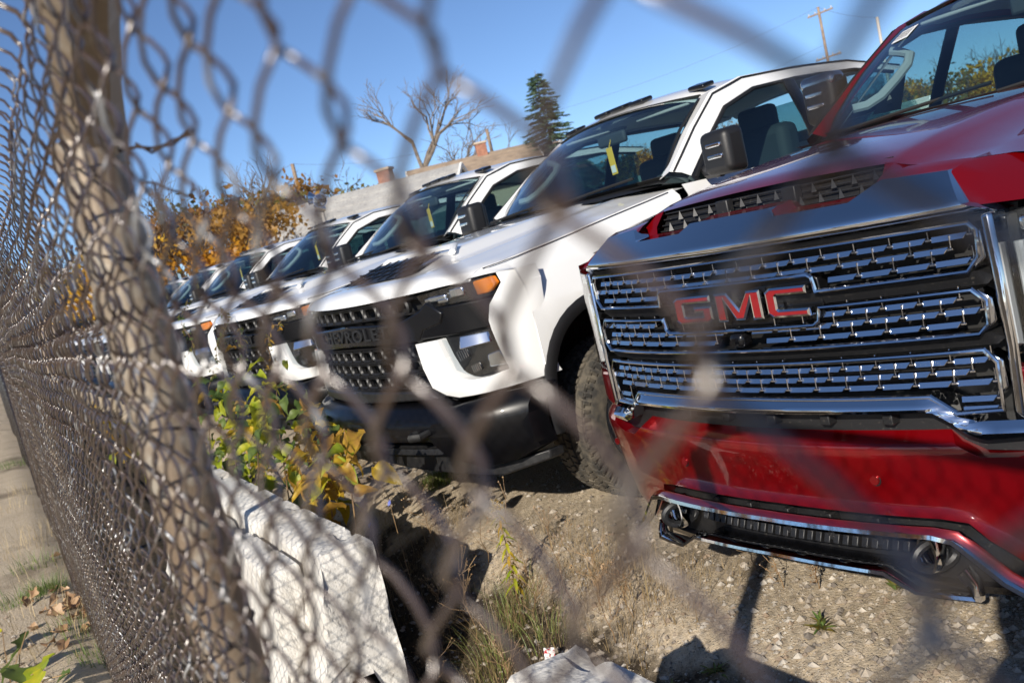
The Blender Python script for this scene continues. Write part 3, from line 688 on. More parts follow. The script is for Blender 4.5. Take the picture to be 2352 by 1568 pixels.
faces = [(j*nx+i, j*nx+i+1, (j+1)*nx+i+1, (j+1)*nx+i) for j in range(len(ay)-1) for i in range(nx-1)]
me = bpy.data.meshes.new('ground'); me.from_pydata(verts, [], faces)
for p_ in me.polygons: p_.use_smooth = True
def ground_mat():
    m = bpy.data.materials.new('ground'); m.use_nodes = True; n = m.node_tree; b = n.nodes['Principled BSDF']; b.inputs['Roughness'].default_value = .92; b.inputs['Specular IOR Level'].default_value = .25
    tc = n.nodes.new('ShaderNodeTexCoord')
    def noi(s, d=8, w_=0): 
        t = n.nodes.new('ShaderNodeTexNoise'); t.inputs['Scale'].default_value = s; t.inputs['Detail'].default_value = d; t.inputs['Roughness'].default_value = .65; n.links.new(tc.outputs['Object'], t.inputs['Vector']); return t.outputs[0]
    def rg(src, a, b_, c=0, d=1):
        q = n.nodes.new('ShaderNodeMapRange'); q.inputs[1].default_value = a; q.inputs[2].default_value = b_; q.inputs[3].default_value = c; q.inputs[4].default_value = d; n.links.new(src, q.inputs[0]); return q.outputs[0]
    def mix(f, a, c):
        x = n.nodes.new('ShaderNodeMix'); x.data_type = 'RGBA'; n.links.new(f, x.inputs[0])
        for s_, v in ((6, a), (7, c)):
            if isinstance(v, tuple): x.inputs[s_].default_value = (*v, 1)
            else: n.links.new(v, x.inputs[s_])
        return x.outputs[2]
    base = mix(rg(noi(2.2), .35, .68), (.56, .455, .32), (.43, .34, .23))
    base = mix(rg(noi(45), .46, .66), base, (.58, .49, .37))
    vo = n.nodes.new('ShaderNodeTexVoronoi'); vo.inputs['Scale'].default_value = 85; n.links.new(tc.outputs['Object'], vo.inputs['Vector'])
    stones = rg(vo.outputs['Distance'], .12, .30, 1, 0)
    sc = n.nodes.new('ShaderNodeSeparateColor'); n.links.new(vo.outputs['Color'], sc.inputs[0])
    pick = rg(sc.outputs[0], .50, .55); mul = n.nodes.new('ShaderNodeMath'); mul.operation = 'MULTIPLY'; n.links.new(stones, mul.inputs[0]); n.links.new(pick, mul.inputs[1])
    base = mix(rg(noi(.9), .54, .66), base, (.25, .195, .135))
    stc = mix(sc.outputs[1], (.26, .21, .16), (.66, .60, .50)); base = mix(mul.outputs[0], base, stc)
    # dark soil in the low strip by the fence, coloured deeper to paint the hollow's shadow: follows the ground's shape, with ragged edges
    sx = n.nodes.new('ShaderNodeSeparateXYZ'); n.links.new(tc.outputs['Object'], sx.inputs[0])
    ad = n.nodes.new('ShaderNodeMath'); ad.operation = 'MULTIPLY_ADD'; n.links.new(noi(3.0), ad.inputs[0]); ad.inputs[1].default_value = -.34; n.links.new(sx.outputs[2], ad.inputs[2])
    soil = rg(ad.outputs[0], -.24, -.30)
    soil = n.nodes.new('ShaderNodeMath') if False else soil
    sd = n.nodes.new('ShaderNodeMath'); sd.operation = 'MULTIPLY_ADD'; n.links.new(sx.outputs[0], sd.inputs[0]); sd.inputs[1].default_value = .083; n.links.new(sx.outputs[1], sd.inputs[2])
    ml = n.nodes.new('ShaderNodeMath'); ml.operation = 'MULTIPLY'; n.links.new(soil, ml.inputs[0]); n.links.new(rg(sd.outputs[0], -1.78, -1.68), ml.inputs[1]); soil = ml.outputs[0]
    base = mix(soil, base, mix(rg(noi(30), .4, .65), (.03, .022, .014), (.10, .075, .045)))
    n.links.new(base, b.inputs['Base Color'])
    bp = n.nodes.new('ShaderNodeBump'); bp.inputs['Strength'].default_value = .9; bp.inputs['Distance'].default_value = .012
    a2 = n.nodes.new('ShaderNodeMath'); a2.operation = 'ADD'; n.links.new(noi(70), a2.inputs[0]); n.links.new(mul.outputs[0], a2.inputs[1])
    n.links.new(a2.outputs[0], bp.inputs['Height']); n.links.new(bp.outputs[0], b.inputs['Normal'])
    MATS['ground'] = m; return m
me.materials.append(ground_mat()); go = bpy.data.objects.new('ground', me); COL.objects.link(go); tag(go, kind='structure')
# road behind the camera (seen in the chrome)
pmat('asphalt', (.055, .055, .058), .85, bump=(60, .3), var=(3, (.09, .088, .085), .4, .7))
bm = bmesh.new(); add_box(bm, (0, -12.0, -.085), (300, 8.0, .12)); tag(finish('road', bm, 'asphalt'), kind='structure')

# gravel: thousands of small stones in one sheet, the large ones as things
def stone_mesh(bm, c, r, rg_):
    vs = bmesh.ops.create_icosphere(bm, subdivisions=1, radius=r)['verts']
    a = Matrix.Rotation(rg_.uniform(0, 6.28), 3, 'Z'); sc = Vector((rg_.uniform(.7, 1.3), rg_.uniform(.7, 1.1), rg_.uniform(.45, .8)))
    for v in vs:
        k = rg_.uniform(.8, 1.15); v.co = a @ Vector((v.co.x*sc.x*k, v.co.y*sc.y*k, v.co.z*sc.z*k)); v.co += Vector(c)
pmat('stone_pale', (.38, .32, .25), .85, bump=(120, .3), var=[(2.1, (.34, .30, .25), .45, .6), (5.3, (.50, .45, .38), .5, .62)])
pmat('stone_dark', (.20, .17, .14), .85, bump=(120, .3), var=(3.7, (.30, .22, .15), .45, .6))
OCT = [Vector((1, 0, 0)), Vector((.3, .95, 0)), Vector((-.8, .6, 0)), Vector((-.8, -.6, 0)), Vector((.3, -.95, 0)), Vector((0, 0, 1)), Vector((0, 0, -1))]
for nm, cnt, seed in (('stone_pale', 15000, 3), ('stone_dark', 8000, 4)):
    rg_ = random.Random(seed); vv = []; ff = []
    for i in range(cnt):
        u = rg_.random()
        px, py = rg_.uniform(600, 2500), rg_.uniform(1050, 1650)
        g = on_z(px, py, -.02)
        if i % 4 == 0: g = Vector((rg_.uniform(-8, -1), rg_.uniform(-2.6, -1.75), 0))
        if not (-9 < g.x < 2.5): continue
        r_ = .0026 + .016*rg_.random()**7; z = gz(g.x, g.y); b0 = len(vv)
        a = rg_.uniform(0, 6.28); ca, sa = math.cos(a), math.sin(a); sx_, sy_, sz_ = rg_.uniform(.8, 1.5), rg_.uniform(.7, 1.1), rg_.uniform(.5, .9)
        for o in OCT:
            k = rg_.uniform(.75, 1.2)*r_; x, y = o.x*sx_*k, o.y*sy_*k; vv.append((g.x+x*ca-y*sa, g.y+x*sa+y*ca, z+o.z*sz_*k+r_*.25))
        ff += [(b0+j, b0+(j+1) % 5, b0+5) for j in range(5)] + [(b0+(j+1) % 5, b0+j, b0+6) for j in range(5)]
    me = bpy.data.meshes.new('gravel'); me.from_pydata(vv, [], ff); me.materials.append(M[nm])
    o = bpy.data.objects.new('gravel', me); COL.objects.link(o); tag(o, 'pale gravel strewn over the dirt lot' if nm == 'stone_pale' else 'dark gravel strewn over the dirt lot', 'gravel', kind='stuff')
rg_ = random.Random(12); protos = []
for i in range(5):
    bm = bmesh.new(); stone_mesh(bm, (0, 0, 0), .018, rg_); o = finish('stone', bm, 'stone_pale' if i < 4 else 'stone_dark', angle=20); protos.append(o)
SP = [(2105, 1335), (1910, 1290), (2030, 1330), (1855, 1265), (1545, 1320), (1470, 1218), (1680, 1395), (1780, 1475), (2000, 1385), (2180, 1390), (1330, 1185), (1600, 1255), (1985, 1440), (2230, 1410), (1350, 1370), (2095, 1445), (1710, 1300), (1830, 1330), (1395, 1225), (1930, 1400), (2140, 1480), (2060, 1500), (2240, 1500), (1800, 1390), (1460, 1290), (1520, 1190)]
for i, (px, py) in enumerate(SP):
    g = on_z(px, py, 0); g.z = gz(g.x, g.y)
    o = protos[i] if i < 5 else inst(protos[i % 5]); s = rg_.uniform(.5, 1.15); o.scale = (s, s, s); o.location = (g.x, g.y, g.z+.006*s); o.rotation_euler = (0, 0, rg_.uniform(0, 6))
    tag(o, 'loose rounded stone on the gravel in front of the red truck', 'stone', 'loose stones before the red truck')

# ------------------------------------------------------------------ chain-link fence
pmat('wire_rusty', (.072, .047, .036), .30, .2, .9, bump=(500, .25, .001), var=[(60, (.035, .02, .014), .50, .72), (22, (.36, .365, .37), .58, .68)], world=True, coatr=.22, spec=.8)
pmat('post_metal', (.25, .20, .145), .5, .25, bump=(120, .15, .002), var=[(5, (.17, .12, .08), .42, .72), (40, (.33, .29, .235), .5, .7)])
pmat('barbed_rust', (.05, .035, .03), .7, .4)
FD = Vector((-.9966, .0828, 0)).normalized(); FN = Vector((.0828, .9966, 0)).normalized(); DF = .108
F0 = CAMP + FN*DF; F0.z = 0
fence = empty('chain_link_fence', F0, math.atan2(FD.y, FD.x))
tag(fence, 'rusty chain-link fence with metal posts running past the parked trucks', 'fence')
PIT = .0368; S0 = .319; Z0 = 1.498; ZB, ZT = -.13, 1.69
def fz(s):                    # fence bottom follows the ground
    return 0
def wire_bm(bm, s_off, par, pts=8, sides=6, wob=None, zt=ZT, zb=ZB):
    """one picket wire: a flattened coil; +y is the street side. par 0/1 = phase"""
    h = 2*PIT; A = PIT/2 + .0026; dep = .0066
    zstart = Z0 + (h/2 if par else 0)
    n0 = int((zb - zstart)/h)-1; z0 = zstart + n0*h
    path = []
    N = int((zt - z0)/h*pts)+1
    for i in range(N):
        t = i/pts; z = z0 + t*h
        if z < zb: continue
        ph = t % 1                       # 0: at the left node, .5: at the right node
        tri = 1-abs(2*ph-1)              # 0..1..0
        q = .5-.5*math.cos(math.pi*tri); x = (.45*q+.55*tri)
        y = dep*math.cos(2*math.pi*(ph+.0)-math.pi/2)*1.15
        y = -max(-dep, min(dep, y))
        p = Vector((s_off + PIT/2 + (x-.5)*2*A, y, z)); path.append(p)
    # twisted barb at the top
    e = path[-1]; cx = s_off + PIT*(0 if e.x < s_off+PIT/2 else 1)
    for k in range(7):
        a = k*1.25; path.append(Vector((cx+.0035*math.cos(a), .0035*math.sin(a), e.z+.006+.0065*k)))
    d = 1 if (par ^ (e.x > s_off+PIT/2)) else -1
    path.append(path[-1]+Vector((d*.006, .009, .008))); path.append(path[-1]+Vector((d*.004, .008, .008)))
    if wob: path = [wob(p) for p in path]
    add_tube(bm, path, .00155, sides, ref=Vector((0, 1, 0)))
wp = []
for par in (0, 1):
    bm = bmesh.new(); wire_bm(bm, 0, par); wp.append(finish('wire', bm, 'wire_rusty', fence, angle=60))
k0 = -14; wr = random.Random(5)
for i in range(300):
    k = k0+i; par = k % 2; s = S0 + k*PIT
    o = wp[par] if (par == k0 % 2 and i == 0) or (i == 1) else inst(wp[par], fence)
    bow = .006*math.sin(s*2.1+.6)*min(1, max(0, (s-.5)/.6)) + .004*math.sin(s*5.3)*min(1, max(0, (s-.5)/.6))
    o.location = (s, bow, wr.uniform(-.0015, .0015)+ .006*math.sin(s*1.7)*min(1, max(0, s-.5))); o.rotation_euler = (wr.uniform(-.0015, .0015), wr.uniform(-.0018, .0018), 0)
bm = bmesh.new()
for i in range(620):
    k = k0+300+i; s = S0+k*PIT
    wire_bm(bm, s, k % 2, pts=4, sides=3, zb=ZB-.004*min(30, s-10), wob=lambda p: Vector((p.x, p.y+.02*math.sin(p.x*1.3)+.01*math.sin(p.z*2+p.x), p.z)))
o = finish('wire_mesh', bm, 'wire_rusty', fence, norm=False); tag(o, kind='stuff')
# posts, rail, extension arm
def post(s, lean=0, main=True):
    bm = bmesh.new(); add_tube(bm, [(s, -.043, -.5), (s-lean*.4, -.043, .6), (s-lean, -.043, 1.615)], .035, 24); p = finish('post', bm, 'post_metal', fence)
    return p
SPOST = 1.13
p1 = post(SPOST, .0)
bm = bmesh.new(); add_tube(bm, [(SPOST, -.043, 1.59), (SPOST, -.043, 1.62), (SPOST, -.043, 1.628)], [.0375, .0375, .02], 24); finish('post_cap', bm, 'post_metal', p1)
bm = bmesh.new(); add_tube(bm, [(SPOST+.0, -.050, 1.60), (SPOST-.06, -.050, 1.665), (SPOST-.165, -.050, 1.716), (SPOST-.30, -.05, 1.775)], .026, 6, ref=Vector((0, 1, 0)), rb=.034); finish('barb_arm', bm, 'post_metal', p1)
for z in (1.50, 1.29, 1.05, .80, .55, .30, .1):
    ring = [(SPOST+.037*math.cos(a), -.043+.037*math.sin(a)+.004*math.sin(2*a), z+.014*math.sin(a+z*9)) for a in [2*math.pi*i/24 for i in range(24)]]
    bm = bmesh.new(); add_tube(bm, ring, .0019, 6, closed=True, ref=Vector((0, 0, 1))); finish('tie_wire', bm, 'barbed_rust', p1)
for k in range(1, 9): post(SPOST+3.05*k)
post(SPOST-3.05)
tube('top_rail', [(-4, -.035, 1.74), (-2, -.035, 1.74), (0, -.035, 1.74), (SPOST-.08, -.035, 1.74)], .0205, 'post_metal', fence, sides=14, ref=Vector((0, 0, 1)))
bw = [(SPOST+.04, -.005, 1.607), (SPOST-.045, -.085, 1.600), (SPOST-.09, -.09, 1.589), (SPOST-.15, -.10, 1.580), (SPOST-.20, -.105, 1.582)]
tube('barbed_wire', bw, .0018, 'barbed_rust', p1, sides=5)
tube('barbed_wire', [(x+.002, y, z+.004*(-1)**i) for i, (x, y, z) in enumerate(bw[1:])], .0016, 'barbed_rust', p1, sides=5)
b2 = [(SPOST-.04, -.085, 1.562), (SPOST-.08, -.085, 1.556), (SPOST-.125, -.09, 1.541), (SPOST-.185, -.095, 1.524), (SPOST-.20, -.098, 1.534)]
tube('barbed_wire', b2, .0014, 'barbed_rust', p1, sides=5); tube('barbed_wire', [b2[1], (SPOST-.075, -.086, 1.536)], .0013, 'barbed_rust', p1, sides=4)

# ------------------------------------------------------------------ concrete barriers
pmat('concrete', (.64, .61, .56), .9, bump=(55, .5, .012), var=[(2.6, (.40, .35, .28), .56, .74), (1.6, (.70, .68, .63), .42, .68), (11, (.50, .46, .40), .55, .78), (80, (.36, .33, .28), .60, .75)])
def barrier(x0, y0, L, top, seed, label, rough_end=1):
    """cross-section square to the fence; local x runs along the fence away from the camera"""
    e = empty('concrete_barrier', (x0, y0, 0), math.atan2(FD.y, FD.x)); tag(e, label, 'barrier', 'concrete barriers along the fence')
    sec = [(0.0, -.5), (0.0, top-.015), (.012, top), (.10, top+.004), (.20, top), (.215, top-.012), (.26, .18), (.30, -.02), (.42, -.16), (.43, -.5)]
    fine = []
    for a, b in zip(sec, sec[1:]):
        m_ = max(1, int(math.dist(a, b)/.022)); fine += [(a[0]+(b[0]-a[0])*k/m_, a[1]+(b[1]-a[1])*k/m_) for k in range(m_)]
    fine.append(sec[-1]); n = int(L/.022); rows = []
    for i in range(n+1):
        x = L*i/n; row = []
        for yy, zz in fine:
            nn = noise.noise(Vector((x*3+seed, yy*3, zz*3)))*.005 + noise.noise(Vector((x*14+seed, yy*14, zz*14)))*.003 + noise.noise(Vector((x*45+seed, yy*45, zz*45)))*.0012
            chip = max(0, noise.noise(Vector((x*7+seed*2, zz*5, yy*6)))-.12)*.10*math.exp(-((zz-top)/.05)**2)*(1 if yy < .05 else .35)
            ex = 0 if i else (noise.noise(Vector((yy*6, zz*6, seed)))*.03 + .02*max(0, zz-top+.1)*6)
            row.append((x+ex, yy+nn*.4+chip, zz+nn-chip*.8))
        rows.append(row)
    bm = bmesh.new(); vs = add_loft(bm, rows)
    for r_, end in ((vs[0], 0), (vs[-1], 1)):
        # end faces: rings shrinking inwards, so that the broken concrete has relief
        c = Vector((rows[0 if end == 0 else -1][0][0], .16, .0)); prev = r_
        for k in (.92, .8, .6, .4, .2):
            cur = []
            for v in r_:
                p = c + (v.co-c)*k; p.x = c.x + noise.noise(Vector((p.y*9, p.z*9, seed+end)))*.035*(1-k) + noise.noise(Vector((p.y*30, p.z*30, seed)))*.012
                cur.append(bm.verts.new(p))
            for a in range(len(r_)-1): bm.faces.new((prev[a], prev[a+1], cur[a+1], cur[a]))
            prev = cur
        bm.faces.new(prev)
    finish('block', bm, 'concrete', e, angle=40); return e
barrier(-1.46, -.655, 3.0, .40, 3.0, 'weathered concrete barrier with broken rough end beside the fence post')
sl_ = barrier(-1.70, -.845, 2.8, .355, 5.0, 'smooth pale concrete slab leaning in front of the weathered barrier'); sl_.scale = (1, .62, 1); sl_.rotation_euler.x = R(-6); sl_['group'] = 'concrete barriers along the fence'
barrier(1.9, -.955, 1.86, .40, 9.0, 'short concrete barrier poking up in front of the red truck')

# ------------------------------------------------------------------ vegetation
def leaf_mat(name, c1, c2, sc=6, trans=.45):
    m = bpy.data.materials.new(name); m.use_nodes = True; n = m.node_tree; n.nodes.clear()
    o = n.nodes.new('ShaderNodeOutputMaterial'); mx = n.nodes.new('ShaderNodeMixShader'); mx.inputs[0].default_value = trans
    d = n.nodes.new('ShaderNodeBsdfPrincipled'); d.inputs['Roughness'].default_value = .5; t = n.nodes.new('ShaderNodeBsdfTranslucent')
    tc = n.nodes.new('ShaderNodeTexCoord'); no = n.nodes.new('ShaderNodeTexNoise'); no.inputs['Scale'].default_value = sc; n.links.new(tc.outputs['Object'], no.inputs['Vector'])
    oi = n.nodes.new('ShaderNodeObjectInfo'); ad = n.nodes.new('ShaderNodeMath'); ad.operation = 'MULTIPLY_ADD'; ad.inputs[1].default_value = .5; n.links.new(oi.outputs['Random'], ad.inputs[0]); n.links.new(no.outputs[0], ad.inputs[2])
    r_ = n.nodes.new('ShaderNodeMapRange'); r_.inputs[1].default_value = .45; r_.inputs[2].default_value = .95; n.links.new(ad.outputs[0], r_.inputs[0])
    cm = n.nodes.new('ShaderNodeMix'); cm.data_type = 'RGBA'; cm.inputs[6].default_value = (*c1, 1); cm.inputs[7].default_value = (*c2, 1); n.links.new(r_.outputs[0], cm.inputs[0])
    n.links.new(cm.outputs[2], d.inputs['Base Color']); n.links.new(cm.outputs[2], t.inputs[0]); n.links.new(d.outputs[0], mx.inputs[1]); n.links.new(t.outputs[0], mx.inputs[2]); n.links.new(mx.outputs[0], o.inputs[0])
    MATS[name] = m; return m
leaf_mat('leaf_lime', (.26, .36, .02), (.52, .48, .03), sc=18); leaf_mat('leaf_yellow', (.66, .46, .02), (.40, .22, .04), sc=22); leaf_mat('leaf_green', (.07, .12, .03), (.16, .22, .05))
leaf_mat('leaf_brown', (.28, .16, .08), (.46, .30, .17), trans=.15); leaf_mat('leaf_orange', (.52, .24, .02), (.62, .38, .03), sc=1.2); leaf_mat('leaf_rust', (.26, .12, .03), (.40, .22, .05), sc=1.2)
leaf_mat('leaf_olive', (.12, .12, .03), (.26, .20, .04), sc=1.2); leaf_mat('spruce_needles', (.05, .10, .06), (.12, .19, .11), sc=3, trans=.2)
leaf_mat('grass_dry', (.42, .31, .15), (.55, .43, .23), sc=9, trans=.3); leaf_mat('grass_scrub', (.20, .13, .06), (.36, .26, .13), sc=9, trans=.3); leaf_mat('grass_green', (.10, .17, .04), (.24, .27, .07), sc=9, trans=.3)
leaf_mat('stem_dry', (.20, .12, .06), (.34, .22, .11), sc=9, trans=0); leaf_mat('petal_blue', (.16, .20, .62), (.24, .30, .75), trans=.3)
pmat('bark', (.14, .11, .085), .9, bump=(25, .5, .03), var=(4, (.24, .20, .16), .4, .7)); pmat('twig', (.10, .075, .055), .9)
def leaf_bm(L, W, fold=.25, curl=.2, lobes=0, wav=.0, seed=0):
    """leaf with a folded midrib: base at the origin, tip along +x"""
    rg_ = random.Random(seed); bm = bmesh.new(); n = 9 if lobes else 7; rows = []
    for i in range(n+1):
        t = i/n; hw = W*.5*math.sin(math.pi*min(1, t**.75))**.8 if 0 < t < 1 else .0008
        if lobes and 0 < t < 1: hw *= 1 + .45*math.cos(t*math.pi*2*lobes)
        z = -curl*L*t*t; wv = wav*L*math.sin(t*9+seed)
        rows.append([(L*t, -hw, z+fold*hw+wv), (L*t, -hw*.5, z+fold*hw*.4+wv*.4), (L*t, 0, z), (L*t, hw*.5, z+fold*hw*.4-wv*.4), (L*t, hw, z+fold*hw-wv)])
    add_loft(bm, rows); return bm
def scatter_leaf(proto, parent, loc, az, pitch, roll, sc):
    o = inst(proto, parent); o.location = loc; o.rotation_euler = (roll, pitch, az); o.scale = (sc, sc, sc); return o
def world_pix(px, py, Y):               # pixel to the upright plane that runs parallel to the fence at offset Y (at x = -1.5)
    d = pixdir(px, py); nn = Vector((.083, 1, 0)); return CAMP + d*((Y + .083*(-1.5) - nn.dot(CAMP))/nn.dot(d))
# big-leaved bush behind the barrier
br = random.Random(21)
bush = empty('broad_leaved_bush', (-2.5, -.45, -.2)); tag(bush, 'bushy weed with broad lime and yellow leaves behind the concrete barrier', 'bush')
LP = {}
for nm, seed in (('leaf_lime', 1), ('leaf_yellow', 2), ('leaf_green', 3), ('leaf_lime', 4), ('leaf_yellow', 5)):
    o = finish('leaf', leaf_bm(.115, .078, .45, .6, 0, .09, seed), nm, bush); o.hide_render = False; LP.setdefault(nm, []).append(o)
used = set()
def bush_leaf(px, py, Y, nm, sc):
    w = world_pix(px, py, Y) - bush.location; pr = br.choice(LP[nm]); 
    args = (w, br.uniform(0, 6.28), br.uniform(-.5, .75), br.uniform(-.7, .9), sc)
    if pr.name not in used:
        used.add(pr.name); pr.location = args[0]; pr.rotation_euler = (args[3], args[2], args[1]); pr.scale = (sc,)*3
    else: scatter_leaf(pr, bush, *args)
for i in range(230):
    px = br.gauss(568, 58); py = br.gauss(1005, 68); bush_leaf(px, py, br.uniform(-.55, -.15), br.choice(['leaf_lime']*4+['leaf_green']*2+['leaf_yellow']), br.uniform(.5, 1.25))
for i in range(95):
    px = br.gauss(735, 40); py = br.gauss(1085, 60); bush_leaf(px, py, br.uniform(-.55, -.25), br.choice(['leaf_yellow']*4+['leaf_lime']), br.uniform(.6, 1.2))
for i in range(40):
    px = br.gauss(700, 60); py = br.gauss(990, 45); bush_leaf(px, py, br.uniform(-.4, .0), br.choice(['leaf_green', 'leaf_green', 'leaf_yellow']), br.uniform(.6, 1.1))
for px, py, nm, sc in ((812, 1042, 'leaf_lime', 1.35), (760, 1062, 'leaf_lime', 1.3), (700, 940, 'leaf_yellow', 1.5), (690, 985, 'leaf_yellow', 1.2), (600, 940, 'leaf_lime', 1.6), (575, 985, 'leaf_lime', 1.8), (640, 950, 'leaf_lime', 1.5), (740, 1140, 'leaf_yellow', 1.3), (745, 1100, 'leaf_yellow', 1.4), (795, 1165, 'leaf_yellow', 1.1), (500, 1060, 'leaf_lime', 1.5), (310, 1000, 'leaf_yellow', 1.6), (240, 990, 'leaf_yellow', 1.6), (290, 1060, 'leaf_yellow', 1.5), (330, 1130, 'leaf_yellow', 1.3), (190, 1040, 'leaf_yellow', 1.5)): bush_leaf(px, py, -.5, nm, sc)
for i in range(90):
    px = br.uniform(110, 420); bush_leaf(px, br.gauss(1020+.25*(px-250), 60), br.uniform(-.7, -.3), br.choice(['leaf_yellow', 'leaf_yellow', 'leaf_lime']), br.uniform(.8, 1.5))
for px in (480, 540, 590, 640, 700, 740, 790):
    b0 = world_pix(px+br.uniform(-20, 20), 1190, -.45); b0.z = gz(b0.x, b0.y)-.02; tp = world_pix(px, br.uniform(930, 1050), -.40)
    tube('stem', [b0-bush.location, b0.lerp(tp, .5)+Vector((br.uniform(-.05, .05), 0, 0))-bush.location, tp-bush.location], [.006, .005, .003], 'stem_dry', bush, sides=5)
# climbing vine with small leaves before the third and fourth white trucks
def vine(name, pts, Y, label, nl, seed, mats, lsz=.035):
    r_ = random.Random(seed); P_ = [world_pix(px, py, Y+r_.uniform(-.06, .06)) for px, py in pts]; base = P_[0].copy(); base.z = gz(base.x, base.y)
    e = empty(name, base); tag(e, label, 'vine'); pth = [P_[0]-base]
    for a, b in zip(P_, P_[1:]):
        for k in range(1, 6): pth.append(a.lerp(b, k/5)-base+Vector((r_.uniform(-.015, .015), r_.uniform(-.015, .015), r_.uniform(-.015, .015))))
    tube('stem', pth, .0022, 'stem_dry', e, sides=4)
    pr = [finish('leaf', leaf_bm(lsz, lsz*.5, .2, .15, 0, 0, seed), m_, e) for m_ in mats]; fu = set()
    for i in range(nl):
        p = pth[r_.randrange(len(pth)//4, len(pth))] + Vector((r_.uniform(-.02, .02), r_.uniform(-.02, .02), r_.uniform(-.02, .02))); q = r_.choice(pr); a = (r_.uniform(-1, 1), r_.uniform(-.3, 1.1), r_.uniform(0, 6.28))
        if q.name not in fu: fu.add(q.name); q.location = p; q.rotation_euler = a
        else: scatter_leaf(q, e, p, a[2], a[1], a[0], r_.uniform(.7, 1.25))
    return e
VL = ['thin vine with small green leaves climbing before the farther white grilles', 'wispy vine shoot curling over a white bumper cheek', 'small-leaved vine hanging before the amber headlight', 'reddish weed stem with tiny leaves beside the lime bush', 'arching vine tip reaching along under the black bumper']
for i, (pts, nl) in enumerate((([(470, 930), (490, 860), (500, 800), (520, 740), (505, 700)], 34), ([(540, 930), (545, 870), (560, 800), (548, 750)], 30), ([(440, 940), (425, 860), (440, 790), (415, 730), (430, 690)], 30), ([(640, 940), (632, 860), (618, 820), (612, 770), (640, 735)], 24), ([(590, 930), (610, 895), (650, 880), (680, 885)], 16))):
    vine('climbing_vine', pts, -.15, VL[i], nl*2, 40+i, ['leaf_green', 'leaf_olive'] if i != 3 else ['leaf_orange', 'leaf_olive'], .036)
for i in range(7):
    r_ = random.Random(70+i); x = 420+35*i
    pass
# grass and dry weeds
def blades(name, label, cat, spots, mat, lmin, lmax, w=.0016, lean=.5, seed=1, kind='stuff'):
    r_ = random.Random(seed); vv = []; ff = []
    for (x, y, n_, rad) in spots:
        for i in range(n_):
            a = r_.uniform(0, 6.28); q = rad*math.sqrt(r_.random()); bx, by = x+q*math.cos(a), y+q*math.sin(a); z = gz(bx, by)-.005
            L_ = r_.uniform(lmin, lmax); az = a + r_.uniform(-.8, .8); le = lean*r_.uniform(.15, 1.2); ww = w*r_.uniform(.6, 1.4); b0 = len(vv)
            px_, py_ = -math.sin(az+r_.uniform(-1, 1))*ww, math.cos(az)*ww
            for k in range(5):
                t = k/4; f_ = le*t*t*L_; h_ = L_*t*(1-.35*le*t)
                cx, cy, cz = bx+math.cos(az)*f_, by+math.sin(az)*f_, z+h_; s_ = 1-t*.92
                vv += [(cx-px_*s_, cy-py_*s_, cz), (cx+px_*s_, cy+py_*s_, cz)]
            ff += [(b0+2*k, b0+2*k+1, b0+2*k+3, b0+2*k+2) for k in range(4)]
    me = bpy.data.meshes.new(name); me.from_pydata(vv, [], ff); me.materials.append(M[mat]); o = bpy.data.objects.new(name, me); COL.objects.link(o); tag(o, label, cat, kind=kind); return o
def gp(px, py, z=-.15): g = on_z(px, py, z); return g.x, g.y
T1 = [(*gp(1140, 1480, -.2), 170, .12), (*gp(1200, 1440, -.2), 70, .10), (*gp(1260, 1500, -.2), 60, .10)]
blades('grass', 'tuft of green and straw grass growing between the two barriers', 'grass', T1, 'grass_green', .08, .24, .0015, 1.0, 1)
blades('grass', 'dry straw grass standing between the two barriers', 'grass', [(a, b, int(n_*1.5), c*1.15) for a, b, n_, c in T1] + [(*gp(1350, 1400, -.1), 70, .18), (*gp(1050, 1380, -.22), 50, .16), (*gp(1420, 1460, -.05), 70, .15)], 'grass_scrub', .08, .30, .0010, 1.0, 2)
blades('grass', 'mossy grass clump on the gravel under the nearest white bumper', 'grass', [(*gp(1010, 1100, 0), 500, .14), (*gp(1000, 1130, -.05), 220, .12)], 'grass_green', .03, .10, .0016, .8, 3)
blades('grass', 'thin green weeds at the foot of the fence', 'grass', [(*gp(120, 1390, -.15), 300, .12), (*gp(60, 1420, -.15), 160, .15), (*gp(90, 1330, -.15), 120, .2), (*gp(20, 1090, -.15), 300, .35), (*gp(200, 1480, -.15), 140, .2), (*gp(250, 1540, -.15), 120, .15)], 'grass_green', .04, .14, .002, .7, 4)
blades('grass', 'dry grass wisps along the outside of the fence', 'grass', [(*gp(px, py, -.15), 60, .3) for px, py in ((60, 1150), (100, 1250), (150, 1350), (40, 1300), (80, 1480), (180, 1530), (20, 1200))], 'grass_dry', .05, .25, .0014, .9, 5)
blades('grass', 'low dry turf in the hollow behind the barrier', 'grass', [(*gp(px, py, -.2), 140, .2) for px, py in ((880, 1250), (950, 1200), (1000, 1300), (930, 1350), (1080, 1250), (980, 1450), (1060, 1530), (1300, 1330), (1480, 1480), (1620, 1470), (1350, 1420), (1410, 1390), (1460, 1440), (1540, 1500), (1290, 1380))], 'grass_scrub', .03, .15, .0012, .9, 6)
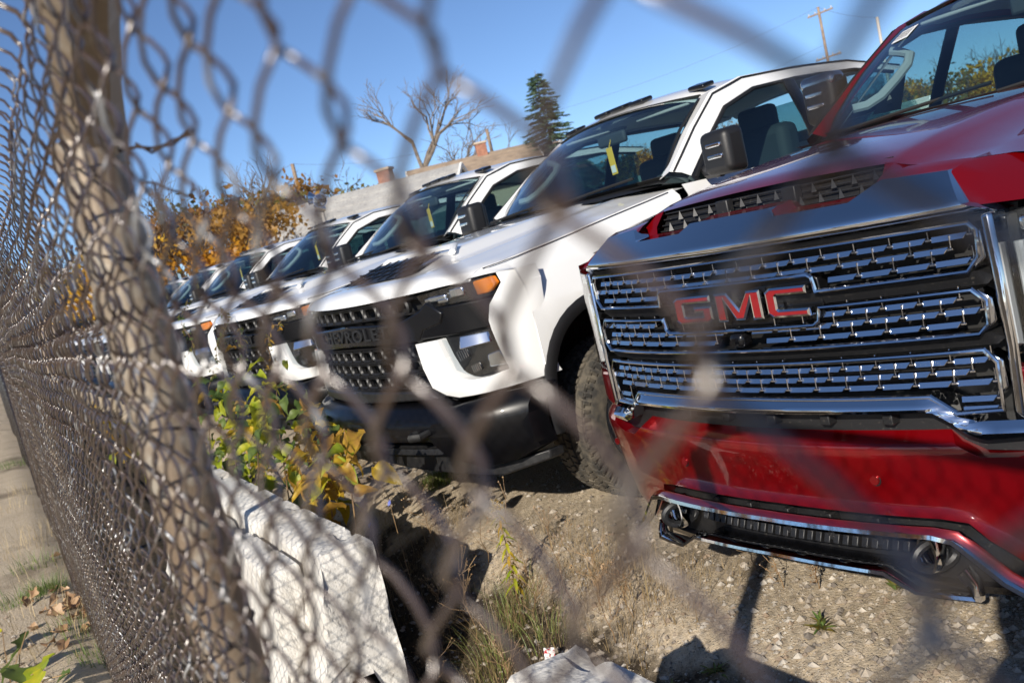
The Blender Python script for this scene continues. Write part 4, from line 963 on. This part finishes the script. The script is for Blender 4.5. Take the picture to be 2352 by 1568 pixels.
def weed(px, py, top, n_br, label, seed, mat='stem_dry', cat='weed', heads=None, H=None, name='dry_weed'):
    """wiry weed: main stalk with side twigs and seed heads"""
    r_ = random.Random(seed); g = on_z(px, py, -.15); base = Vector((g.x, g.y, gz(g.x, g.y)-.01)); 
    dist = (base-CAMP).length; hh = H or max(.12, (py-top)/2215*dist)
    e = empty(name, base); tag(e, label, cat); lean = Vector((r_.uniform(-.25, .25), r_.uniform(-.2, .1), 1)).normalized(); bm = bmesh.new(); tips = []
    pth = [Vector((0, 0, 0))]
    for k in range(1, 6): pth.append(lean*hh*k/5 + Vector((r_.uniform(-.02, .02), r_.uniform(-.02, .02), 0))*hh*2)
    add_tube(bm, pth, [.0022-.0003*k for k in range(6)], 4, ref=Vector((1, 0, 0))); tips.append(pth[-1])
    for i in range(n_br):
        k = r_.randrange(1, 5); p = pth[k].lerp(pth[k+1] if k < 5 else pth[k], r_.random()); d = Vector((r_.uniform(-1, 1), r_.uniform(-1, 1), r_.uniform(.3, 1.3))).normalized()*hh*r_.uniform(.15, .4)
        q = p+d*.55+Vector((0, 0, -.01)); tp = p+d+Vector((r_.uniform(-.02, .02), 0, .01)); add_tube(bm, [p, q, tp], [.0013, .0010, .0006], 3, ref=Vector((1, 0, 0))); tips.append(tp)
        for j in range(2):
            d2 = d*.4 + Vector((r_.uniform(-1, 1), r_.uniform(-1, 1), r_.uniform(-.3, 1)))*hh*.07; add_tube(bm, [q, q+d2], [.0008, .0005], 3, ref=Vector((1, 0, 0))); tips.append(q+d2)
    finish('stalk', bm, mat, e)
    bm = bmesh.new()
    for tp in tips:
        vs = bmesh.ops.create_icosphere(bm, subdivisions=1, radius=r_.uniform(.002, .005))['verts']
        for v in vs: v.co = v.co*r_.uniform(.7, 1.2)+tp
    tag(finish('seed_heads', bm, mat if heads is None else heads, e), kind='stuff'); return e
WS = [(850, 1190, 1080, 9, 'brown wiry weed with curled seed heads by the lime bush'), (905, 1200, 1080, 8, 'rust-brown stalk with bent tips behind the broken barrier end'), (1010, 1290, 1140, 10, 'branching dry weed in the dark hollow behind the barrier'), (1130, 1330, 1160, 7, 'tall thin dry stalk with a dark seed cluster above the grass tuft'), (1175, 1390, 1180, 7, 'pair-headed brown stalk rising from the grass tuft'),
      (1080, 1420, 1240, 14, 'tangled bushy dry weed left of the grass tuft'), (980, 1480, 1330, 12, 'low tangled weed with pale buds near the barrier end'), (1330, 1450, 1230, 9, 'dry branching weed right of the grass tuft'), (1420, 1500, 1330, 9, 'sprawling straw-coloured weed on the dark soil'), (1760, 1400, 1225, 8, 'slim weed stalk standing before the red bumper'),
      (880, 1450, 1250, 12, 'wiry golden weed growing against the broken barrier end'), (700, 1480, 1260, 12, 'golden dry weed stalk in front of the barrier face'), (640, 1300, 1130, 8, 'thin weed leaning over the barrier top'), (760, 1300, 1170, 8, 'bare straw weed at the barrier corner'), (560, 1560, 1380, 10, 'dry weed at the foot of the barrier beside the post')]
WS += [(1240, 1440, 1250, 14, 'bushy brown weed behind the grass tuft'), (1390, 1440, 1300, 16, 'spreading brown scrub weed on the dark soil'), (1470, 1470, 1360, 14, 'low tangled scrub at the edge of the gravel'), (1160, 1500, 1330, 16, 'dense dry weed in front of the grass tuft'), (1020, 1400, 1230, 14, 'wiry weed standing in the dark hollow'), (1900, 1440, 1370, 10, 'thin seed stalk among gravel stones'), (1820, 1440, 1350, 9, 'dry seed stalk on the gravel beside the post shadow')]
for i, (px, py, tp, nb, lb) in enumerate(WS): weed(px, py, tp, nb, lb, 100+i)
# two long straw stalks
for (a, b, lb) in (((1495, 900), (1360, 1240), ''),): pass
st1 = [gp(1530, 1400, -.08)]; 
e = empty('straw_stalk', (*gp(1500, 1420, -.1), gz(*gp(1500, 1420, -.1)))); tag(e, 'long single straw stalk leaning over the gravel', 'weed')
tube('stalk', [(0, 0, 0), (-.02, .03, .18), (.03, .16, .40)], [.0018, .0013, .0006], 'grass_dry', e, sides=4)
# goldenrod with layered leaves
g = on_z(1200, 1420, -.2); gr_ = empty('goldenrod', (g.x, g.y, gz(g.x, g.y))); tag(gr_, 'leafy goldenrod stem with fading yellow-green leaves in the grass tuft', 'weed')
tube('stem', [(0, 0, 0), (.0, .01, .2), (-.01, .01, .40)], [.003, .0025, .0015], 'stem_dry', gr_, sides=5); r_ = random.Random(9)
lf = finish('leaf', leaf_bm(.06, .014, .2, .5, 0, 0, 3), 'leaf_lime', gr_); lf2 = finish('leaf', leaf_bm(.05, .013, .2, .6, 0, 0, 4), 'leaf_yellow', gr_)
for i in range(44):
    z = .06+.34*i/44; src = lf if i % 3 else lf2
    o = src if i in (0, 1) else inst(src, gr_); o.location = (0, .01, z); o.rotation_euler = (0, r_.uniform(-.1, .5), i*2.4); s_ = 1.25-.9*z; o.scale = (s_,)*3
bm = bmesh.new()
for i in range(40):
    a = r_.uniform(0, 6.28); add_box(bm, (.03*r_.random()*math.cos(a)-.01, .03*r_.random()*math.sin(a)+.01, .40+.05*r_.random()), (.006, .006, .006))
finish('flower_head', bm, 'leaf_yellow', gr_, smooth=False)
# chicory flowers
for i, (px, py, lb) in enumerate(((895, 1155, 'blue chicory flower highest by the dry weeds'), (850, 1205, 'blue chicory flower lower beside the barrier end'))):
    d = world_pix(px, py, -.35); g_ = Vector((d.x+.03, d.y, gz(d.x, d.y))); e = empty('chicory_flower', g_); tag(e, lb, 'flower', 'chicory flowers')
    tube('stem', [(0, 0, 0), (-.02, 0, (d.z-g_.z)*.6), d-g_], .0016, 'stem_dry', e, sides=4); pt = None
    for k in range(11):
        if pt is None: pt = finish('petal', leaf_bm(.017, .006, .1, -.2), 'petal_blue', e); o = pt
        else: o = inst(pt, e)
        o.location = d-g_; o.rotation_euler = (R(55), 0, 0); o.rotation_mode = 'XYZ'; o.matrix_local = Matrix.Translation(d-g_) @ Matrix.Rotation(R(60), 4, 'X') @ Matrix.Rotation(2*math.pi*k/11, 4, 'Z')
# rosettes on the gravel by the red truck
RL = ['small green rosette weed on the gravel before the tow hook', 'flat rosette weed beside the photographer-side shadow on gravel', 'spiky rosette weed near the short barrier', 'rosette weed with long leaves under the lower chrome trim']
RL = ['small green rosette weed in the middle of the gravel', 'grassy rosette weed closest to the short barrier', 'spreading rosette weed between barrier and gravel stones', 'long-leaved rosette weed under the red truck lower trim']
for i, (px, py) in enumerate(((1890, 1440), (1640, 1480), (1520, 1490), (2065, 1350))):
    g = on_z(px, py, 0); e = empty('rosette_weed', (g.x, g.y, gz(g.x, g.y))); tag(e, RL[i], 'weed', 'rosette weeds on the gravel'); r_ = random.Random(60+i)
    a_ = finish('leaf', leaf_bm(.055, .010, .3, .25, 0, .02, i), 'grass_green', e); b_ = finish('leaf', leaf_bm(.045, .012, .3, .3, 0, .02, i+7), 'leaf_olive', e)
    for k in range(22):
        src = (a_, b_)[k % 2]; o = src if k < 2 else inst(src, e); o.location = (r_.uniform(-.02, .02), r_.uniform(-.02, .02), .004); o.rotation_euler = (0, r_.uniform(-1.1, -.2), r_.uniform(0, 6.28)); s_ = r_.uniform(.6, 1.2); o.scale = (s_,)*3
# fallen leaves outside the fence and a sapling with lobed leaves
r_ = random.Random(31); dl = [finish('dead_leaf', leaf_bm(.085, .06, .6, .5*(-1)**i, 2 if i % 2 else 0, .08, i), 'leaf_brown') for i in range(4)]
for i in range(46):
    px, py = (r_.gauss(175, 32), r_.gauss(1435, 28)) if i < 34 else (r_.uniform(60, 240), r_.uniform(1250, 1540))
    g = on_z(px, py, -.13); o = dl[i] if i < 4 else inst(dl[i % 4]); o.location = (g.x, g.y, gz(g.x, g.y)+r_.uniform(.008, .04)); o.rotation_euler = (r_.uniform(-.6, .6), r_.uniform(-.5, .5), r_.uniform(0, 6.28)); s_ = r_.uniform(.7, 1.25); o.scale = (s_,)*3
    tag(o, 'curled brown fallen leaf on the dirt beside the fence foot', 'leaf', 'fallen leaves beside the fence')
sap = empty('oak_sapling', (*gp(40, 1640, -.15), -.15)); tag(sap, 'low sapling with lobed olive-green leaves outside the fence', 'sapling')
l1 = finish('leaf', leaf_bm(.17, .11, .25, .3, 2, .03, 2), 'leaf_lime', sap); l2 = finish('leaf', leaf_bm(.16, .10, .25, .3, 2, .03, 5), 'leaf_green', sap)
for i, (px, py, w_, az, pt, s_) in enumerate(((125, 1500, 0, -1.0, .15, 1.2), (160, 1545, 1, -2.4, .3, 1.1), (45, 1490, 1, -2.0, .6, 1.1), (5, 1445, 0, -1.8, .4, 1.2), (60, 1450, 1, -2.6, .5, .8), (20, 1530, 1, .3, .2, 1.0), (95, 1535, 0, -.6, .2, .8))):
    g = on_z(px, py, .10); src = (l1, l2)[w_]; first_ = src.location.length == 0 and i < 2
    o = src if first_ else inst(src, sap); o.location = g-sap.location; o.rotation_euler = (r_.uniform(-.3, .3), pt, az); o.scale = (s_,)*3
    tube('stem', [(0, 0, 0), (g-sap.location)*.6+Vector((0, 0, .05)), g-sap.location], .003, 'stem_dry', sap, sides=4)
# crumpled wrapper
bm = bmesh.new(); bmesh.ops.create_grid(bm, x_segments=10, y_segments=10, size=.055)
for v in bm.verts: v.co.z = .035*noise.noise(Vector((v.co.x*40, v.co.y*40, 2)))+.02*noise.noise(Vector((v.co.x*90, v.co.y*90, 5))); v.co.x *= .9
pmat('wrapper', (.75, .73, .70), .4, var=(25, (.55, .03, .04), .52, .58)); o = finish('wrapper', bm, 'wrapper'); o.scale = (.4, .4, .4); g = on_z(1262, 1500, -.12); o.location = (g.x, g.y, g.z+.0); o.rotation_euler = (R(50), R(10), R(60)); tag(o, 'crumpled white and red wrapper in the grass by the short barrier', 'litter')
# broken slab of wood behind the hollow
box_ = box('wood_plank', (0, 0, 0), (.42, .05, .03), 'bark', None, .006); g = on_z(865, 1085, .05); box_.location = (g.x, g.y, .02); box_.rotation_euler = (.1, .05, R(60)); tag(box_, 'short weathered plank lying behind the lime bush', 'plank')

# ------------------------------------------------------------------ background: trees, houses, poles
def grow(bm, p, d, L, rad, depth, r_, tips, spread=.55, up=.12, kids=(2, 3), sides=5):
    q = p + d*L*.5 + Vector((r_.uniform(-1, 1), r_.uniform(-1, 1), r_.uniform(-.3, .3)))*L*.06; e = p + d*L
    e += Vector((r_.uniform(-1, 1), r_.uniform(-1, 1), 0))*L*.08
    add_tube(bm, [p, q, e], [rad, rad*.86, rad*.72], max(3, sides), ref=Vector((.31, .95, 0)), caps=False)
    if depth <= 0: tips.append(e); return
    for k in range(r_.randint(*kids)):
        v = Vector((r_.gauss(0, 1), r_.gauss(0, 1), r_.gauss(0, .5))); v = (v - d*v.dot(d)).normalized()
        nd = (d + v*spread*r_.uniform(.5, 1.3) + Vector((0, 0, up))).normalized()
        s = p.lerp(e, r_.uniform(.55, 1.0)) if k else e
        grow(bm, s, nd, L*r_.uniform(.62, .86), rad*.62, depth-1, r_, tips, spread, up, kids, sides-1)
def leaf_cloud(bm, centres, n, rad, size, r_):
    for i in range(n):
        c = r_.choice(centres); p = Vector(c) + Vector((r_.gauss(0, rad), r_.gauss(0, rad), r_.gauss(0, rad*.8)))
        a = Vector((r_.gauss(0, 1), r_.gauss(0, 1), r_.gauss(0, 1))).normalized(); b = a.cross(Vector((r_.gauss(0, 1), r_.gauss(0, 1), r_.gauss(0, 1)))).normalized(); s = size*r_.uniform(.6, 1.4)
        bm.faces.new([bm.verts.new(p+a*s), bm.verts.new(p+b*s*.6), bm.verts.new(p-a*s), bm.verts.new(p-b*s*.6)])
def tree(name, H, seed, label, leaf=None, nleaf=0, depth=5, spread=.55, lsize=.09, lrad=.28, trunk=.30, rad=None, bark='bark', group=None, kids=(2, 3), up=.12):
    r_ = random.Random(seed); e = empty(name); bm = bmesh.new(); tips = []
    L0 = H*trunk; rd = rad or H*.022
    grow(bm, Vector((0, 0, -.3)), Vector((r_.uniform(-.06, .06), r_.uniform(-.06, .06), 1)).normalized(), L0, rd, depth, r_, tips, spread, up, kids, 8)
    finish('trunk', bm, bark, e, norm=False)
    if leaf:
        bm = bmesh.new(); mz = max(t_.z for t_ in tips); tips = [t_ for t_ in tips if t_.z < mz*.70]; leaf_cloud(bm, tips, nleaf, lrad, lsize, r_); finish('crown', bm, leaf, e, smooth=False, norm=False)
    hm = max(v.co.z for v in e.children[0].data.vertices)
    for c in e.children:
        for v in c.data.vertices: v.co = v.co*(H/hm)
    tag(e, label, 'tree', group); return e
def hz_y(px): return 877 - .2379*(px+275)
def put(o, px, dist, z=-.1): g = at_dist(px, hz_y(px), dist); o.location = (g.x, g.y, z); return o
def hgt(px, py, dist): return at_dist(px, py, dist).z
tp = put(tree('bare_tree', 11.2, 8, 'large leafless tree spreading above the grey house roof', None, depth=7, spread=.66, trunk=.22, rad=.20, kids=(2, 3), up=.06), 990, 50)
AT = [('autumn_tree', 5.0, 11, 'leaf_orange', 2600, 'orange-leaved tree rising behind the farthest trucks'), ('autumn_tree', 5.9, 12, 'leaf_rust', 1000, 'half-bare rust-brown tree behind the row of trucks'), ('autumn_tree', 4.8, 13, 'leaf_orange', 2400, 'dense golden tree next to the floodlight'), ('autumn_tree', 6.0, 14, 'leaf_olive', 500, 'mostly bare tree with olive leaves in the thicket')]
protoT = [tree(nm, H, sd, lb, lf_, n_, depth=6, spread=.7, lsize=.075, lrad=.26, trunk=.22, rad=.10, bark='twig', group='autumn trees behind the trucks') for nm, H, sd, lf_, n_, lb in AT]
put(protoT[0], 400, 38); put(protoT[1], 520, 40); put(protoT[2], 715, 38); put(protoT[3], 610, 44)
MORE = [(0, 350, 44, .95, 'low golden tree at the far end of the truck row'), (3, 440, 50, 1.2, 'bare-topped tree standing behind the orange tree'), (1, 560, 34, .82, 'short brown thicket tree just behind the trucks'), (2, 640, 48, 1.0, 'golden-brown tree between the bare thicket trees'), (1, 690, 46, 1.15, 'twiggy brown tree left of the floodlight pole'), (3, 790, 52, 1.05, 'thin bare tree behind the floodlight pole'), (0, 480, 33, .75, 'bright orange shrub tree touching a white cab roof'), (1, 300, 48, 1.0, 'brown tree seen through the fence mesh beside the post'), (2, 200, 42, .8, 'yellow tree seen through the fence mesh left of the post'), (3, 100, 46, .9, 'olive tree seen through the dense fence mesh'),
        (3, 2180, 34, .58, 'olive tree seen through the red truck windshield'), (0, 2300, 38, .75, 'golden tree seen through the red truck windshield'), (2, 2010, 78, 1.25, 'small orange treetop behind the nearest white roof'), (1, 1680, 74, 1.0, 'bare treetop peeping over the nearest white roof'), (2, 1215, 56, 1.0, 'yellow tree beside the spruce'), (0, 1070, 60, .9, 'russet tree behind the brown house')]
for i, (k, px, d, s, lb) in enumerate(MORE):
    o = copy_tree(protoT[k]); put(o, px, d); o.scale = (s, s, s); o.rotation_euler = (0, 0, i*1.3); o['label'] = lb
for i in range(16):
    o = copy_tree(protoT[i % 4]); a_ = R(-20+11*i); dd = 62+14*abs(math.sin(i*2.3)); o.location = (CAMP.x-dd*math.sin(R(85)-a_), 20+dd*math.cos(R(85)-a_)*.9, -.1); s = .95+.25*abs(math.sin(i*5)); o.scale = (s, s, s); o.rotation_euler = (0, 0, i*2.1); o['label'] = ['distant golden tree on the far side of the dirt lot', 'distant brown tree on the far side of the dirt lot', 'distant orange tree on the far side of the dirt lot', 'distant olive tree on the far side of the dirt lot'][i % 4]; o['group'] = 'distant trees beyond the lot'
BEH = ['orange roadside tree across the road', 'rust-brown roadside tree across the road', 'golden roadside tree across the road', 'olive roadside tree across the road']
for i in range(14):
    o = copy_tree(protoT[i % 4]); o.location = (-34+6.2*i+2*math.sin(i*7), -24-5*abs(math.sin(i*3.1)), -.1); s = 1.0+.35*math.sin(i*5); o.scale = (s, s, s); o.rotation_euler = (0, 0, i*2.1); o['label'] = BEH[i % 4]; o['group'] = 'roadside trees across the road'
# spruce
def spruce(H, seed):
    r_ = random.Random(seed); e = empty('spruce_tree'); bm = bmesh.new(); add_tube(bm, [(0, 0, -.2), (0, 0, H*.5), (0, 0, H)], [.14, .08, .01], 7, ref=Vector((1, 0, 0)))
    nb = bmesh.new(); z = .5
    while z < H-.12:
        t = 1-z/H; Lb = 2.5*t**.8+.12; nbr = int(8+5*t)
        for k in range(nbr):
            a = 2*math.pi*k/nbr + r_.uniform(-.4, .4); L_ = Lb*r_.uniform(.65, 1.12); dr = Vector((math.cos(a), math.sin(a), 0)); base = Vector((0, 0, z+r_.uniform(-.08, .08)))
            end = base + dr*L_ + Vector((0, 0, -.20*L_+.12*L_*(1-t))); add_tube(bm, [base, base.lerp(end, .5)+Vector((0, 0, .03)), end], [.015, .011, .005], 3, ref=Vector((.1, .2, 1)), caps=False)
            for j in range(int(16+44*L_)):
                u = r_.uniform(.15, 1.02); p = base.lerp(end, u); w = .13*(1.25-u)+.05
                q = dr*r_.uniform(.08, .2) + Vector((-dr.y, dr.x, 0))*r_.uniform(-1, 1)*w*1.6 + Vector((0, 0, r_.uniform(-.09, .03))); s = dr.cross(Vector((0, 0, 1)))*.028 + Vector((0, 0, r_.uniform(-.03, .03)))
                nb.faces.new([nb.verts.new(p-s), nb.verts.new(p+s), nb.verts.new(p+q+s*.4), nb.verts.new(p+q-s*.4)])
        z += .17+.07*t
    finish('trunk', bm, 'bark', e, norm=False); finish('crown', nb, 'spruce_needles', e, smooth=False, norm=False)
    tag(e, 'dark green spruce standing above the white cab roofs', 'tree'); return e
put(spruce(8.5, 5), 1305, 46)
# houses
pmat('roof_grey', (.30, .29, .28), .9, var=[(1.5, (.38, .37, .35), .4, .65), (14, (.22, .215, .21), .5, .7)]); pmat('roof_tan', (.33, .25, .18), .9, var=(2.5, (.24, .18, .13), .4, .65)); pmat('siding_white', (.72, .71, .68), .7); pmat('siding_tan', (.46, .37, .28), .8)
pmat('brick', (.36, .17, .11), .9, var=(9, (.26, .12, .08), .4, .6)); pmat('window_dark', (.02, .025, .03), .1, 0, .5); pmat('pole_wood', (.23, .16, .11), .9, var=(3, (.32, .24, .17), .4, .6)); pmat('pole_pale', (.55, .52, .48), .7)
def house(px, dist, yaw, W, D_, eave, ridge, roofm, wallm, label, chim=(.2, .1), dormer=None):
    e = empty('house'); put(e, px, dist, 0); e.rotation_euler = (0, 0, yaw); tag(e, label, 'house', 'houses behind the lot')
    w2, d2 = W/2, D_/2
    bm = bmesh.new()
    pts = [(-w2, -d2), (w2, -d2), (w2, d2), (-w2, d2)]; lo = [bm.verts.new((x, y, -.3)) for x, y in pts]; hi = [bm.verts.new((x, y, eave)) for x, y in pts]
    for i in range(4): bm.faces.new((lo[i], lo[(i+1) % 4], hi[(i+1) % 4], hi[i]))
    rl, rr = bm.verts.new((-w2, 0, ridge-.05)), bm.verts.new((w2, 0, ridge-.05)); bm.faces.new((hi[0], rl, hi[3])); bm.faces.new((hi[1], hi[2], rr))
    finish('wall', bm, wallm, e, smooth=False)
    o_ = .35; sl = (ridge-eave)/d2
    rf = None
    for s in (-1, 1):
        bm = bmesh.new()
        nrow = 9
        for k in range(nrow):          # courses of shingles, each overlapping the next
            y0, y1 = s*(d2+o_)*(1-k/nrow), s*(d2+o_)*(1-(k+1)/nrow); z0, z1 = ridge-abs(y0)*sl, ridge-abs(y1)*sl
            v = [bm.verts.new(p) for p in ((-w2-o_, y0, z0+.06), (w2+o_, y0, z0+.06), (w2+o_, y1, z1+.035), (-w2-o_, y1, z1+.035))]; bm.faces.new(v)
            v2 = [bm.verts.new(p) for p in ((-w2-o_, y0, z0+.06), (w2+o_, y0, z0+.06), (w2+o_, y0, z0-.02), (-w2-o_, y0, z0-.02))]; bm.faces.new(v2)
        r_ = finish('roof', bm, roofm, e, smooth=False); rf = rf or r_
        for t in (-1, 1):
            tube('rake_board', [(t*(w2+o_), s*(d2+o_), ridge-(d2+o_)*sl-.02), (t*(w2+o_), 0, ridge-.02)], .09, 'siding_white', r_, sides=4, ref=Vector((1, 0, 0)), rb=.05)
    c = box('chimney', (chim[0]*W, chim[1]*D_, ridge+.05), (.5, .5, .9), 'brick', rf, .02); box('chimney_cap', (chim[0]*W, chim[1]*D_, ridge+.53), (.6, .6, .10), 'siding_tan', rf, .02)
    for s in (-1, 1):
        for k in (-.3, 0, .3):
            wn = box('window', (k*W, s*(d2+.03), eave*.55), (1.0, .08, 1.3), 'siding_white', e, .01); box('pane', (k*W, s*(d2+.06), eave*.55), (.8, .06, 1.1), 'window_dark', wn, 0)
    for t in (-1, 1):
        wn = box('window', (t*(w2+.03), 0, eave*.8), (.08, .9, 1.1), 'siding_white', e, .01); box('pane', (t*(w2+.06), 0, eave*.8), (.06, .7, .9), 'window_dark', wn, 0)
    if dormer:
        dm = empty('dormer'); dm.parent = e; dm.location = dormer
        box('dormer_wall', (0, 0, .35), (1.4, 1.6, .9), wallm, dm, .01); bm = bmesh.new()
        for s in (-1, 1):
            v = [bm.verts.new(p) for p in ((s*1.0, -1.0, .7), (s*1.0, 1.2, .7), (0, 1.2, 1.25), (0, -1.0, 1.25))]; bm.faces.new(v)
        finish('dormer_roof', bm, roofm, dm, smooth=False); box('pane', (0, -.82, .4), (.8, .05, .55), 'window_dark', dm, 0)
    return e
h1 = hgt(960, 405, 37); house(885, 37, R(40), 7.0, 6.4, h1-2.3, h1, 'roof_grey', 'siding_white', 'house with a grey shingle roof and white gable trim', (.10, .06))
h2 = hgt(1120, 338, 43); house(1125, 46, R(62), 5.6, 5.4, h2-1.5, h2, 'roof_tan', 'siding_tan', 'house with a tan roof and brick chimney below the spruce', (.1, .0))
h3 = hgt(1190, 350, 55); house(1200, 56, R(20), 7.0, 8.0, h3-2.2, h3, 'roof_tan', 'brick', 'brown-roofed house half hidden beside the spruce', (-.3, .0))
house(120, 60, R(10), 10, 8, 2.6, 4.6, 'roof_grey', 'siding_tan', 'low house at the far end of the lot behind the fence mesh', (.2, .0))
# utility poles and wires
def pole(px, py, dist, mat, label, arms=0, r=.11):
    g = at_dist(px, hz_y(px), dist); H = hgt(px, py, dist); e = empty('utility_pole', (g.x, g.y, 0)); tag(e, label, 'pole', 'utility poles behind the lot')
    tube('pole', [(0, 0, -.3), (0, 0, H*.5), (0, 0, H)], [r*1.15, r, r*.8], mat, e, sides=10, ref=Vector((1, 0, 0)))
    for k in range(arms):
        ar = box('crossarm', (0, .1, H-.35-2.6*k), (1.8, .08, .09), mat, e, .01)
        for x in (-.8, -.35, .35, .8): tube('insulator', [(x, .1, H-.30-2.6*k), (x, .1, H-.19-2.6*k)], .03, 'pole_pale', ar, sides=8, ref=Vector((1, 0, 0)))
    return Vector((g.x, g.y, H))
a1 = pole(738, 362, 47, 'pole_wood', 'leaning wooden utility pole above the autumn thicket'); a2 = pole(1173, 283, 52, 'pole_wood', 'wooden utility pole beside the spruce'); a3 = pole(1943, -2, 62, 'pole_wood', 'tall utility pole with crossarms above the white cab', 2, .09); a4 = pole(2066, 24, 66, 'pole_pale', 'short pale pole behind the red windshield pillar', 0)
pmat('wire_grey', (.12, .12, .13), .6)
def wire(a, b, label, sag=.6):
    o = tube('overhead_wire', [a.lerp(b, k/14)-a+Vector((0, 0, -sag*4*(k/14)*(1-k/14))) for k in range(15)],   .008, 'wire_grey', None, sides=4, ref=Vector((.2, .3, 1))); o.location = a; tag(o, label, 'wire', 'overhead wires')
wire(a1, a2, 'overhead wire spanning the sky between the two wooden poles'); wire(a2, a3, 'overhead wire rising from the spruce side to the tall pale pole'); wire(a2+Vector((0, 0, -1.6)), a3+Vector((0, 0, -2.2)), 'lower overhead wire rising to the tall pale pole'); wire(a1, a1+Vector((-38, -4, .2)), 'overhead wire running left from the wooden pole behind the fence'); wire(a3, a4+Vector((0, 0, .0)), 'short overhead wire from the tall pale pole to the short pole', .2)
# floodlights on a pole
g = at_dist(775, hz_y(775), 23); H = hgt(772, 452, 23); fl = empty('floodlight_pole', (g.x, g.y, 0)); tag(fl, 'pole with three round floodlights behind the second white cab', 'floodlight')
tube('pole', [(0, 0, -.1), (0, 0, H*.5), (0, 0, H-.05)], .045, 'pole_pale', fl, sides=10, ref=Vector((1, 0, 0))); tube('bracket', [(-.32, 0, H-.08), (0, 0, H-.02), (.34, 0, H-.08)], .025, 'trim_black', fl, sides=6, ref=Vector((0, 1, 0)))
for (dx, dz, yaw) in ((-.26, .10, -.7), (-.05, -.17, -.5), (.26, -.03, .9)):
    l_ = empty('lamp'); l_.parent = fl; l_.location = (dx, -.08, H+dz); l_.rotation_euler = (R(75), 0, yaw); bm = bmesh.new()
    add_loft(bm, [[(r_*math.cos(a), r_*math.sin(a), z) for r_, z in ((.03, -.20), (.08, -.16), (.15, .0), (.165, .02), (.15, .02))] for a in [2*math.pi*i/24 for i in range(24)]], closed_v=True); finish('lamp_shell', bm, 'chrome', l_)
    bm = bmesh.new(); add_loft(bm, [[(r_*math.cos(a), r_*math.sin(a), z) for r_, z in ((.148, .012), (.10, .035), (.002, .045))] for a in [2*math.pi*i/24 for i in range(24)]], closed_v=True); finish('lamp_glass', bm, 'lens_glass', l_)

# ------------------------------------------------------------------ the person taking the picture, whose shadow falls at the red truck's feet
pmat('jacket_dark', (.03, .035, .05), .8); pmat('skin', (.45, .27, .19), .5); pmat('camera_black', (.01, .01, .01), .5)
pe = empty('person', (2.42, -2.44, -.08)); tag(pe, 'standing person in dark jacket holding a camera up to the fence', 'person')
J = {'pelvis': (0, 0, .98, .15), 'chest': (-.10, .05, 1.24, .16), 'neckb': (-.18, .09, 1.44, .075), 'neck': (-.21, .12, 1.51, .06), 'head0': (-.24, .16, 1.57, .085), 'head1': (-.25, .17, 1.69, .09), 'head2': (-.24, .16, 1.76, .05),
     'shl': (-.32, .07, 1.40, .075), 'ell': (-.45, .14, 1.22, .052), 'wrl': (-.36, .28, 1.46, .036), 'shr': (.02, .06, 1.40, .075), 'elr': (.14, .14, 1.22, .052), 'wrr': (-.19, .29, 1.48, .036),
     'hipl': (-.10, 0, .90, .11), 'knl': (-.13, .03, .50, .075), 'anl': (-.14, -.01, .09, .055), 'tol': (-.15, .17, .04, .045), 'hipr': (.10, 0, .90, .11), 'knr': (.13, .02, .50, .075), 'anr': (.15, -.02, .09, .055), 'tor': (.17, .16, .04, .045)}
ED = [('pelvis', 'chest'), ('chest', 'neckb'), ('neckb', 'neck'), ('neck', 'head0'), ('head0', 'head1'), ('head1', 'head2'), ('chest', 'shl'), ('shl', 'ell'), ('ell', 'wrl'), ('chest', 'shr'), ('shr', 'elr'), ('elr', 'wrr'), ('pelvis', 'hipl'), ('hipl', 'knl'), ('knl', 'anl'), ('anl', 'tol'), ('pelvis', 'hipr'), ('hipr', 'knr'), ('knr', 'anr'), ('anr', 'tor')]
nm_ = list(J); me = bpy.data.meshes.new('body'); me.from_pydata([J[k][:3] for k in nm_], [(nm_.index(a), nm_.index(b)) for a, b in ED], [])
ob = bpy.data.objects.new('body', me); COL.objects.link(ob); ob.parent = pe; md = ob.modifiers.new('skin', 'SKIN')
sv = me.skin_vertices[0].data if me.skin_vertices else None
if sv is None:
    bpy.context.view_layer.objects.active = ob; sv = me.skin_vertices[0].data if me.skin_vertices else None
if sv:
    for i, k in enumerate(nm_): sv[i].radius = (J[k][3], J[k][3]); sv[i].use_root = (k == 'pelvis')
sb = ob.modifiers.new('sub', 'SUBSURF'); sb.levels = 2; sb.render_levels = 2; me.materials.append(M['jacket_dark'])
for s_, wx in ((-1, -.36), (1, -.19)):
    bm = bmesh.new(); add_box(bm, (wx+.02*s_*-1, .29, 1.50), (.05, .09, .08))
    for k in range(4): add_tube(bm, [(wx+.012*-s_, .27+.02*k, 1.48), (wx+.03*-s_, .275+.02*k, 1.515), (wx+.05*-s_, .28+.02*k, 1.52)], [.009, .0085, .007], 6, ref=Vector((0, 1, 0)))
    add_tube(bm, [(wx, .26, 1.45), (wx+.03*-s_, .255, 1.43), (wx+.05*-s_, .26, 1.435)], [.010, .009, .008], 6, ref=Vector((0, 1, 0))); finish('hand', bm, 'skin', pe, bevel=.008)
cmb = empty('photo_camera', (2.13, -2.13, 1.50), R(50)); tag(cmb, 'black camera held up at the fence by the person', 'camera')
box('camera_body', (0, -.06, .01), (.14, .06, .10), 'camera_black', cmb, .015); box('viewfinder', (0, -.06, .075), (.06, .06, .04), 'camera_black', cmb, .012)
